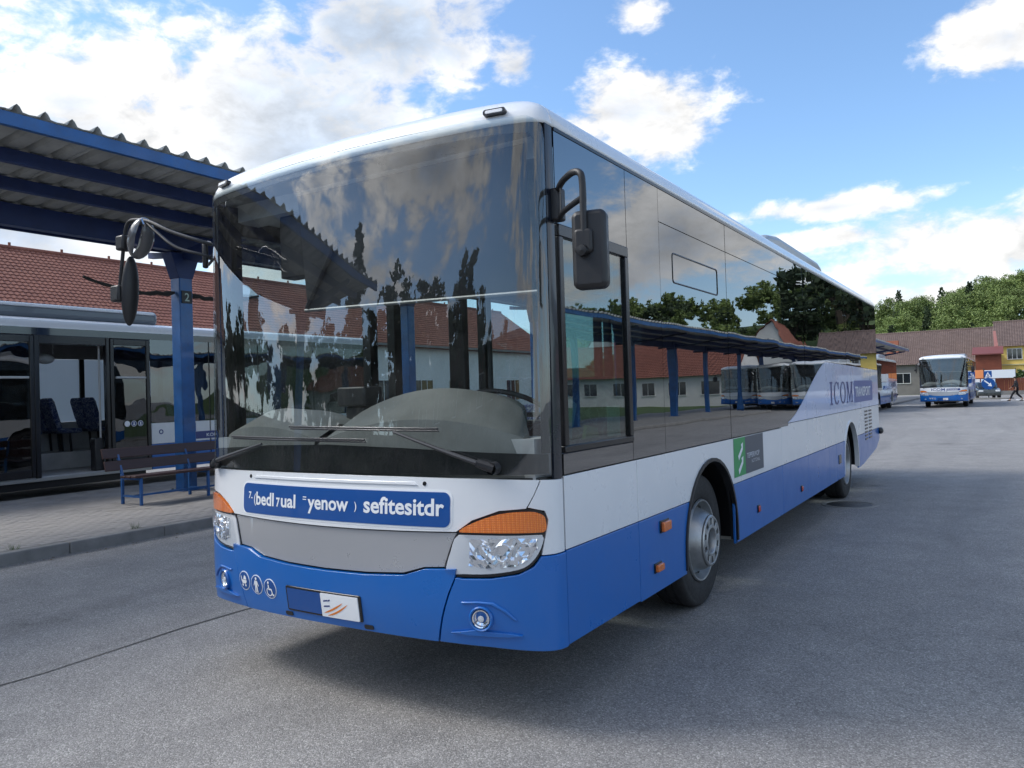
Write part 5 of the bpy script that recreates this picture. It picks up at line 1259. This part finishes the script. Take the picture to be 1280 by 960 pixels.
def car(name, loc, rz, color, label):
    r_ = empty(name, loc, rz); tagp(r_, label, 'car'); mt = paint('car_%s' % label.split()[0], color, .25, .8)
    low = [(-2.1, .28), (2.1, .28), (2.15, .55), (2.05, .78), (1.2, .92), (-1.9, .95), (-2.12, .85), (-2.15, .5)]
    m = MB(); m.prism(low, lambda u, v, d: (u, -.85+d, v), 1.7); m.build('body', mt, r_, bevel=.08)
    cab = [(1.15, .92), (.45, 1.40), (-1.2, 1.44), (-1.85, .95)]
    m = MB(); m.prism(cab, lambda u, v, d: (u*.98, -.74+d, v), 1.48); m.build('cabin', mt, r_, bevel=.08)
    cg = [(1.0, .95), (.42, 1.33), (-1.12, 1.37), (-1.65, .98)]
    m = MB(); m.prism(cg, lambda u, v, d: (u, -.755+d, v), 1.51); m.build('window', M_winglass, r_)
    m = MB(); m.add([(1.14, -.62, .955), (1.14, .62, .955), (.53, .58, 1.36), (.53, -.58, 1.36)], [(0, 1, 2, 3)]); m.build('windscreen', M_winglass, r_)
    for sx in (1.3, -1.3):
        for sy in (-.78, .78):
            m = MB(); m.lathe([(.001, -.02), (.17, -.02), (.18, 0), (.30, .01), (.31, -.1), (.31, -.18)], 24, 'y', (0, 0, 0)); o = m.build('wheel', M_rubber, r_); o.location = (sx, sy+(.09 if sy > 0 else -.09), .31); o.rotation_euler = (0, 0, 0 if sy > 0 else PI)
    for sy in (-.6, .6): MB().box((2.08, sy-.16, .62), (2.16, sy+.16, .76)).build('headlight', M_letters, r_, bevel=.02)
    return r_
car('parked_car', (1.9, 74.5, 0), -PI/2+.15, (.035, .045, .045), 'dark grey car behind the oncoming bus near the arrow sign')
car('parked_car', (6.9, 96.2, .9), 0, (.7, .72, .74), 'white car parked by the yellow house above the fence')
# traffic sign on island
ts = empty('traffic_sign', (2.15, 72.6, 0)); tagp(ts, 'round blue arrow sign under a square blue crossing sign on a grey post', 'sign')
MB().tube([(0, 0, 0), (0, 0, 2.25)], .035, 10).build('post', M_iron, ts)
tz = Matrix.Rotation(.0, 3, 'Z')
m = MB(); m.lathe([(.0001, -.02), (.48, -.02), (.48, 0), (.0001, 0)], 32, 'y', (0, -.04, 1.30)); m.build('disc', M_bluesign, ts)
m = MB(); m.prism([(-.30, 1.52), (-.24, 1.60), (.10, 1.30), (.18, 1.38), (.26, 1.06), (-.05, 1.12), (.04, 1.22)], lambda u, v, d: (u, -.066+d, v), .004); m.build('arrow', M_letters, ts)
MB().box((-.28, -.06, 1.82), (.28, -.04, 2.34)).build('square_panel', M_bluesign, ts, bevel=.005)
m = MB(); m.prism([(-.2, 1.88), (.2, 1.88), (0, 2.26)], lambda u, v, d: (u, -.066+d, v), .004); m.build('triangle', M_letters, ts)
m = MB(); m.prism([(-.05, 1.92), (.05, 1.92), (.03, 2.12), (-.03, 2.12)], lambda u, v, d: (u, -.07+d, v), .004); m.build('walker_symbol', M_navy, ts)
MB().prism(rrect(-1.6, -.6, 1.9, .6, .55, 6), lambda u, v, d: (2.0+u, 72.6+v, .12-d), .14).build('traffic_island', M_concrete, kind='structure', bevel=.02)
M_mark = mat('road_paint', (.6, .6, .58), .7, build=varied((.6, .6, .58), .1, 4, None, .2, 60, .35))
mk = empty('zebra_crossing', (4.6, 68.6, 0)); mk['kind'] = 'structure'
for k in range(6): MB().add([(-1.6+k*1.0, -1.5, .006), (-1.1+k*1.0, -1.5, .006), (-1.1+k*1.0, 1.5, .006), (-1.6+k*1.0, 1.5, .006)], [(0, 1, 2, 3)]).build('stripe', M_mark, mk)
for k in range(3): MB().add([(-4.5+k*1.7, 57, .005), (-3.4+k*1.7, 57, .005), (-3.4+k*1.7, 57.5, .005), (-4.5+k*1.7, 57.5, .005)], [(0, 1, 2, 3)]).build('road_marking', M_mark, kind='structure')

# ================================================================== PERSON
def person(loc, rz, label):
    """walking man in a dark suit: one skinned body surface, jacket, trousers and hair over it"""
    r_ = empty('person', loc, rz); tagp(r_, label, 'person')
    def skin(nm, V, E, R, mt, root=0, sub=2):
        me = bpy.data.meshes.new(nm); me.from_pydata(V, E, []); me.materials.append(mt); o = bpy.data.objects.new(nm, me); link(o, r_)
        o.modifiers.new('skin', 'SKIN'); sv = me.skin_vertices[0].data if me.skin_vertices else None
        if sv is None:
            bm = bmesh.new(); bm.from_mesh(me); bm.verts.layers.skin.verify(); bm.to_mesh(me); bm.free(); sv = me.skin_vertices[0].data
        for i, r in enumerate(R):
            sv[i].radius = r if isinstance(r, tuple) else (r, r)
            sv[i].use_root = (i == root)
        s = o.modifiers.new('sub', 'SUBSURF'); s.levels = sub; s.render_levels = sub; o.modifiers['skin'].use_smooth_shade = True; return o
    sk = mat('skin', (.45, .25, .17), .6); suit = mat('dark_suit_cloth', (.012, .013, .018), .85); shoe = mat('black_shoe', (.01, .01, .01), .4)
    # x is the walking direction
    V = [(0, 0, .95), (0, 0, 1.12), (.02, 0, 1.30), (.03, 0, 1.44), (.05, 0, 1.52), (.07, 0, 1.60), (.08, 0, 1.70),
         (.02, .19, 1.42), (-.10, .24, 1.17), (.03, .25, .95), (.05, .25, .88), (.02, -.19, 1.42), (.12, -.25, 1.16), (.30, -.25, 1.0), (.36, -.25, .96),
         (.02, .10, .90), (.26, .10, .50), (.42, .09, .10), (.52, .09, .04), (-.02, -.10, .90), (-.05, -.10, .50), (-.36, -.09, .20), (-.30, -.09, .05)]
    E = [(0, 1), (1, 2), (2, 3), (3, 4), (4, 5), (5, 6), (3, 7), (7, 8), (8, 9), (9, 10), (3, 11), (11, 12), (12, 13), (13, 14), (0, 15), (15, 16), (16, 17), (17, 18), (0, 19), (19, 20), (20, 21), (21, 22)]
    Rr = [(.12, .15), (.11, .14), (.12, .17), (.08, .12), .05, .075, .085, .06, .045, .035, .035, .06, .045, .035, .035, .085, .06, .042, .035, .085, .06, .042, .035]
    skin('body', V, E, Rr, sk)
    # clothing
    V2 = [(0, 0, .86), (0, 0, 1.12), (.02, 0, 1.30), (.03, 0, 1.46), (.02, .19, 1.43), (-.10, .24, 1.17), (.03, .25, .96), (.02, -.19, 1.43), (.12, -.25, 1.16), (.29, -.25, 1.01)]
    skin('jacket', V2, [(0, 1), (1, 2), (2, 3), (3, 4), (4, 5), (5, 6), (3, 7), (7, 8), (8, 9)], [(.14, .18), (.14, .18), (.15, .20), (.09, .13), .08, .062, .05, .08, .062, .05], suit)
    V3 = [(0, 0, .95), (.02, .10, .88), (.26, .10, .50), (.41, .09, .13), (-.02, -.10, .88), (-.05, -.10, .50), (-.33, -.09, .22)]
    skin('trousers', V3, [(0, 1), (1, 2), (2, 3), (0, 4), (4, 5), (5, 6)], [(.13, .15), .10, .08, .065, .10, .08, .065], suit)
    m = MB(); m.ellipsoid((.07, 0, 1.70), (.105, .09, .10), 14, 8); m.build('hair', mat('dark_hair', (.02, .015, .01), .8), r_)
    for (x, y, z) in ((.50, .09, .035), (-.29, -.09, .04)):
        m = MB(); m.ellipsoid((x, y, z), (.14, .05, .045), 12, 8); m.build('shoe', shoe, r_)
    # face: nose, eyes, ears; hands with fingers
    m = MB(); m.ellipsoid((.165, 0, 1.645), (.02, .014, .022), 8, 6); m.ellipsoid((.07, .083, 1.65), (.02, .01, .03), 8, 6); m.ellipsoid((.07, -.083, 1.65), (.02, .01, .03), 8, 6)
    for (hx, hy, hz_, dx_) in ((.05, .25, .85, 0), (.38, -.25, .94, .03)):
        for k in range(4): m.tube([(hx+.03-k*.018, hy, hz_), (hx+.035-k*.018+dx_, hy+.004, hz_-.045), (hx+.03-k*.018+dx_, hy-.008, hz_-.08+.006*abs(k-1))], [.009, .009, .007], 6)
        m.tube([(hx+.03, hy-.01, hz_+.02), (hx+.065, hy-.02, hz_-.03)], [.011, .008], 6)
    m.build('skin_detail', sk, r_)
    return r_
person((4.0, 65.3, 0), PI, 'man in a dark suit walking left across the far road')

# ================================================================== TREES
def tree_mesh(rg, h, r, n, size, conifer=False):
    """crown and trunk MBs around the origin"""
    cr, tk = MB(), MB()
    if conifer:
        for k in range(int(h*1.6)):
            t = (k+.5)/(h*1.6); z = h*.12+h*.86*t; rr_ = r*(1-t)**.8+.15
            for q in range(5):
                a = rg.uniform(0, 2*PI); leaf_cloud(cr, rr_*.55*math.cos(a), rr_*.55*math.sin(a), z-rr_*.12, rr_*.55, rr_*.55, .35, n//int(h*1.6*5)+4, size, rg)
        tk.tube([(0, 0, 0), (0, 0, h*.97)], [h*.018, .02], 7)
    else:
        tk.tube([(0, 0, 0), (.1, 0, h*.25), (rg.normal(0, .2), rg.normal(0, .2), h*.5), (rg.normal(0, .3), rg.normal(0, .3), h*.85)], [h*.025, h*.02, h*.014, .03], 8)
        nb = 11
        for k in range(nb):
            a = k*2.4+rg.uniform(-.4, .4); t = rg.uniform(.35, .95); zz_ = h*(.30+.62*t); rad = r*(1-abs(t-.45)*.9)*rg.uniform(.35, .85)
            c_ = (rad*math.cos(a), rad*math.sin(a), zz_)
            tk.tube([(0, 0, h*(.22+.3*t)), (c_[0]*.5, c_[1]*.5, (zz_+h*(.22+.3*t))/2+.2), c_], [h*.010, h*.006, .02], 5)
            s_ = r*rg.uniform(.34, .55); leaf_cloud(cr, *c_, s_, s_, s_*.8, n//nb, size, rg)
    return cr, tk
def placed(mesh_list, spots, name, mt, tags):
    """many trees of a wood as one piece"""
    V = []; F = []; k0 = 0
    for (x, y, z, s_, a, i) in spots:
        v, f = mesh_list[i]; c_, q = math.cos(a), math.sin(a)
        vv = np.stack([x+s_*(v[:, 0]*c_-v[:, 1]*q), y+s_*(v[:, 0]*q+v[:, 1]*c_), z+s_*v[:, 2]], 1); V.append(vv); F.append(f+k0); k0 += len(v)
    V = np.concatenate(V); F = np.concatenate(F)
    me = bpy.data.meshes.new(name); me.vertices.add(len(V)); me.vertices.foreach_set('co', V.ravel())
    me.loops.add(len(F)*4); me.loops.foreach_set('vertex_index', F.ravel().astype(np.int32)); me.polygons.add(len(F)); me.polygons.foreach_set('loop_start', np.arange(0, len(F)*4, 4, dtype=np.int32))
    me.update(calc_edges=True); me.validate(); me.materials.append(mt); o = bpy.data.objects.new(name, me); tagp(o, **tags); return link(o)
rg = np.random.default_rng(3)
protos = [tree_mesh(rg, 10, 3.4, 2000, .27), tree_mesh(rg, 11, 3.0, 2000, .27), tree_mesh(rg, 12, 2.2, 2200, .24, True)]
fine_p = [tree_mesh(rg, 10, 3.4, 9000, .125), tree_mesh(rg, 11, 3.0, 9000, .125), tree_mesh(rg, 12, 2.2, 8000, .12, True)]
PL = [(np.array(cr.v), np.array(cr.f)) for cr, tk in protos+fine_p]
# wooded hill: terrain
m = MB(); nx, ny = 50, 12; 
def hill_z(x, y):
    t = min(max((y-118)/70, 0), 1); return (8.6+8.0*(1/(1+math.exp(-(x-0)/8))))*t*t*(3-2*t)
xs_ = np.linspace(-130, 170, nx); ys_ = np.linspace(118, 260, ny)
m.add([(x, y, hill_z(x, y)-.3) for y in ys_ for x in xs_], [(j*nx+i, j*nx+i+1, (j+1)*nx+i+1, (j+1)*nx+i) for j in range(ny-1) for i in range(nx-1)])
m.build('wooded_hill', M_grass, kind='structure')
sp = []; sd_ = []
for k in range(250):
    x = rg.uniform(-60, 110); y = rg.uniform(126, 205)
    if -20 < x < 15 and y < 185: continue
    (sd_ if rg.random() < .2 else sp).append((x, y, hill_z(x, y)-.5, rg.uniform(.8, 1.1), rg.uniform(0, 6.3), int(rg.integers(0, 2))))
for k in range(62):
    x = -19+33*((k*.618) % 1); y = 127+58*(k/62)+rg.uniform(-2, 2)
    dk = rg.random() < .13
    (sd_ if dk else sp).append((x, y, hill_z(x, y)-.5, rg.uniform(.75, 1.1), rg.uniform(0, 6.3), 5 if dk else 3+int(rg.integers(0, 2))))
placed(PL, sp, 'hill_wood', M_leaf, dict(kind='stuff', label='mixed green wood covering the hill behind the brown roof', cat='wood'))
placed(PL, sd_, 'hill_wood', M_leafd, dict(kind='stuff', label='dark trees standing among the green wood on the hill', cat='wood'))
cme = [p[0].mesh('crown', M_leaf, False, False) for p in fine_p]; cmd = [p[0].mesh('crown', M_leafd, False, False) for p in protos]; tme = [p[1].mesh('trunk', M_bark) for p in protos]
def tree(x, y, s_, i, dark, label, group):
    r_ = empty('conifer' if i == 2 else 'leafy_tree', (x, y, 0 if y < 118 else hill_z(x, y)-.4), rg.uniform(0, 6.3)); r_.scale = (s_, s_, s_*rg.uniform(.95, 1.1)); tagp(r_, label, 'tree', group)
    for nm, me in (('crown', (cmd if dark else cme)[i]), ('trunk', tme[i])): link(bpy.data.objects.new(nm, me), r_)
tree(3.6, 158, .95, 0, False, 'tallest loose crowned tree rising above the wood behind the yellow house', 'trees rising above the wood')
tree(-7.6, 150, .9, 2, True, 'pointed dark conifer rising above the wood over the brown roof', 'trees rising above the wood')
RT = ((17, 128, 2.3, 1, 'tall dark tree at the near end of the row beyond the bungalow'), (22, 140, 2.5, 0, 'broad tall tree rising behind the gabled houses'), (28, 132, 1.5, 1, 'shorter tree between the tall ones beyond the gabled houses'),
      (13.5, 117, 2.0, 0, 'dark tree closest to the brown barn end'), (36, 122, 1.2, 0, 'small dark tree right of the gabled houses'), (46, 118, 1.1, 1, 'smallest dark tree at the far end of the gabled houses'), (19, 150, 2.5, 1, 'tallest dark tree rising at the foot of the wooded hill'))
for (x, y, s_, i, lab) in RT: tree(x, y, s_, i, True, lab, 'tall trees beyond the bungalow')
BT = ((-23.5, -27.5, 1.22, 2, 'tall pointed conifer behind the camera, mirrored in the left of the windscreen'), (-18.3, -31.5, 1.25, 0, 'broad dark tree mirrored in the middle of the windscreen'),
      (-14.6, -33.0, 1.15, 1, 'bushy dark tree right of the middle one mirrored in the windscreen'), (-10.2, -34.5, 1.2, 1, 'dark tree mirrored towards the right of the windscreen'),
      (-7.0, -35.5, .98, 0, 'dark tree mirrored right of the others near the driver pillar'))
hb = MB(); rh = np.random.default_rng(11)  # added hedge: keeps bright low sky out of the windscreen reflection
for k in range(110):
    t = k/109; x = -60+74*t; y = -4-35.5*math.sin(min(t*1.3, 1)*PI/2)
    leaf_cloud(hb, x, y, 1.9, .9, .9, 1.9, 420, .17, rh)
gw = empty('sky_blocking_wall', (-25, -28, 0)); tagp(gw, 'added unseen wall blocking the sky gaps in the tall hedge', 'wall')  # added wall: stops sky shining through the hedge in the windscreen reflection
pp = [(-62+80*t, -9-33.5*math.sin(min(t*1.3, 1)*PI/2)) for t in np.linspace(0, 1, 27)]
for (a_, b_) in zip(pp, pp[1:]):
    m = MB(); m.bar((a_[0]+25, a_[1]+28, 2.0), (b_[0]+25, b_[1]+28, 2.0), .16, 4.0); m.build('blocker_panel', M_greywall, gw)
hb.build('sky_blocking_hedge', M_leafd, label='added unseen hedge blocking bright sky under the trees behind the camera', cat='hedge', smooth=False, fix=False)
for (x, y, s_, i) in ((-26, -36, 1.0, 1), (-19.5, -38, 1.0, 0), (-13, -38.5, .95, 0), (-8.5, -38, .95, 1), (-32, -33, 1.0, 0)):
    tree(x, y, s_, i, True, 'dark tree in the second row of the belt behind the camera', 'second row trees behind the camera')
for (x, y, s_, i, lab) in BT: tree(x, y, s_, i, True, lab, 'trees behind the camera')
for (x, y, s_, i) in ((-27, -31, .85, 0), (-31, -30, .95, 1), (-36, -27, 1.0, 0), (-42, -22, 1.0, 1), (-2, -37, .8, 0), (3, -38, .75, 1), (-21, -36, .85, 0), (-33, -22, .85, 1), (-38, -15, .9, 0), (-43, -10, .95, 1), (-36, -9, .7, 0), (-47, -16, 1.0, 0), (-30, -27, .8, 1), (-25, -33, .7, 0), (8, -37.5, .65, 0)):
    tree(x, y, s_, i, True, 'lower dark tree in the belt of trees behind the camera', 'lower trees behind the camera')

M_dryleaf = mat('dry_leaf', (.16, .10, .05), .8, build=varied((.17, .11, .05), .4, 9))
m = MB()
for k in range(160):
    x = PLX+.03+abs(rng.normal(0, .10)); y = rng.uniform(-4, 26); a = rng.uniform(0, 6.3); l = rng.uniform(.012, .028)
    m.add([(x+l*math.cos(a), y+l*math.sin(a), .006), (x-l*.5*math.sin(a), y+l*.5*math.cos(a), .012), (x-l*math.cos(a), y-l*math.sin(a), .005), (x+l*.5*math.sin(a), y-l*.5*math.cos(a), .009)], [(0, 1, 2, 3)])
m.build('dry_leaves', M_dryleaf, smooth=False, fix=False, kind='stuff')
m = MB()
for (cx, cy) in [(-9.17, 5.55)]+[(PLX-.155, y) for y in (1.2, 2.6, 4.4, 7.9)]:
    for k in range(26):
        a = rng.uniform(0, 6.3); rr_ = rng.uniform(.0, .06)+(.19 if cx < -9 else 0); h = rng.uniform(.03, .10); x = cx+rr_*math.cos(a); y = cy+rr_*math.sin(a)
        m.add([(x-.004, y, .13), (x+.004, y, .13), (x+.03*math.cos(a), y+.03*math.sin(a), .13+h)], [(0, 1, 2)])
m.build('weeds', M_grass, smooth=False, fix=False, kind='stuff')
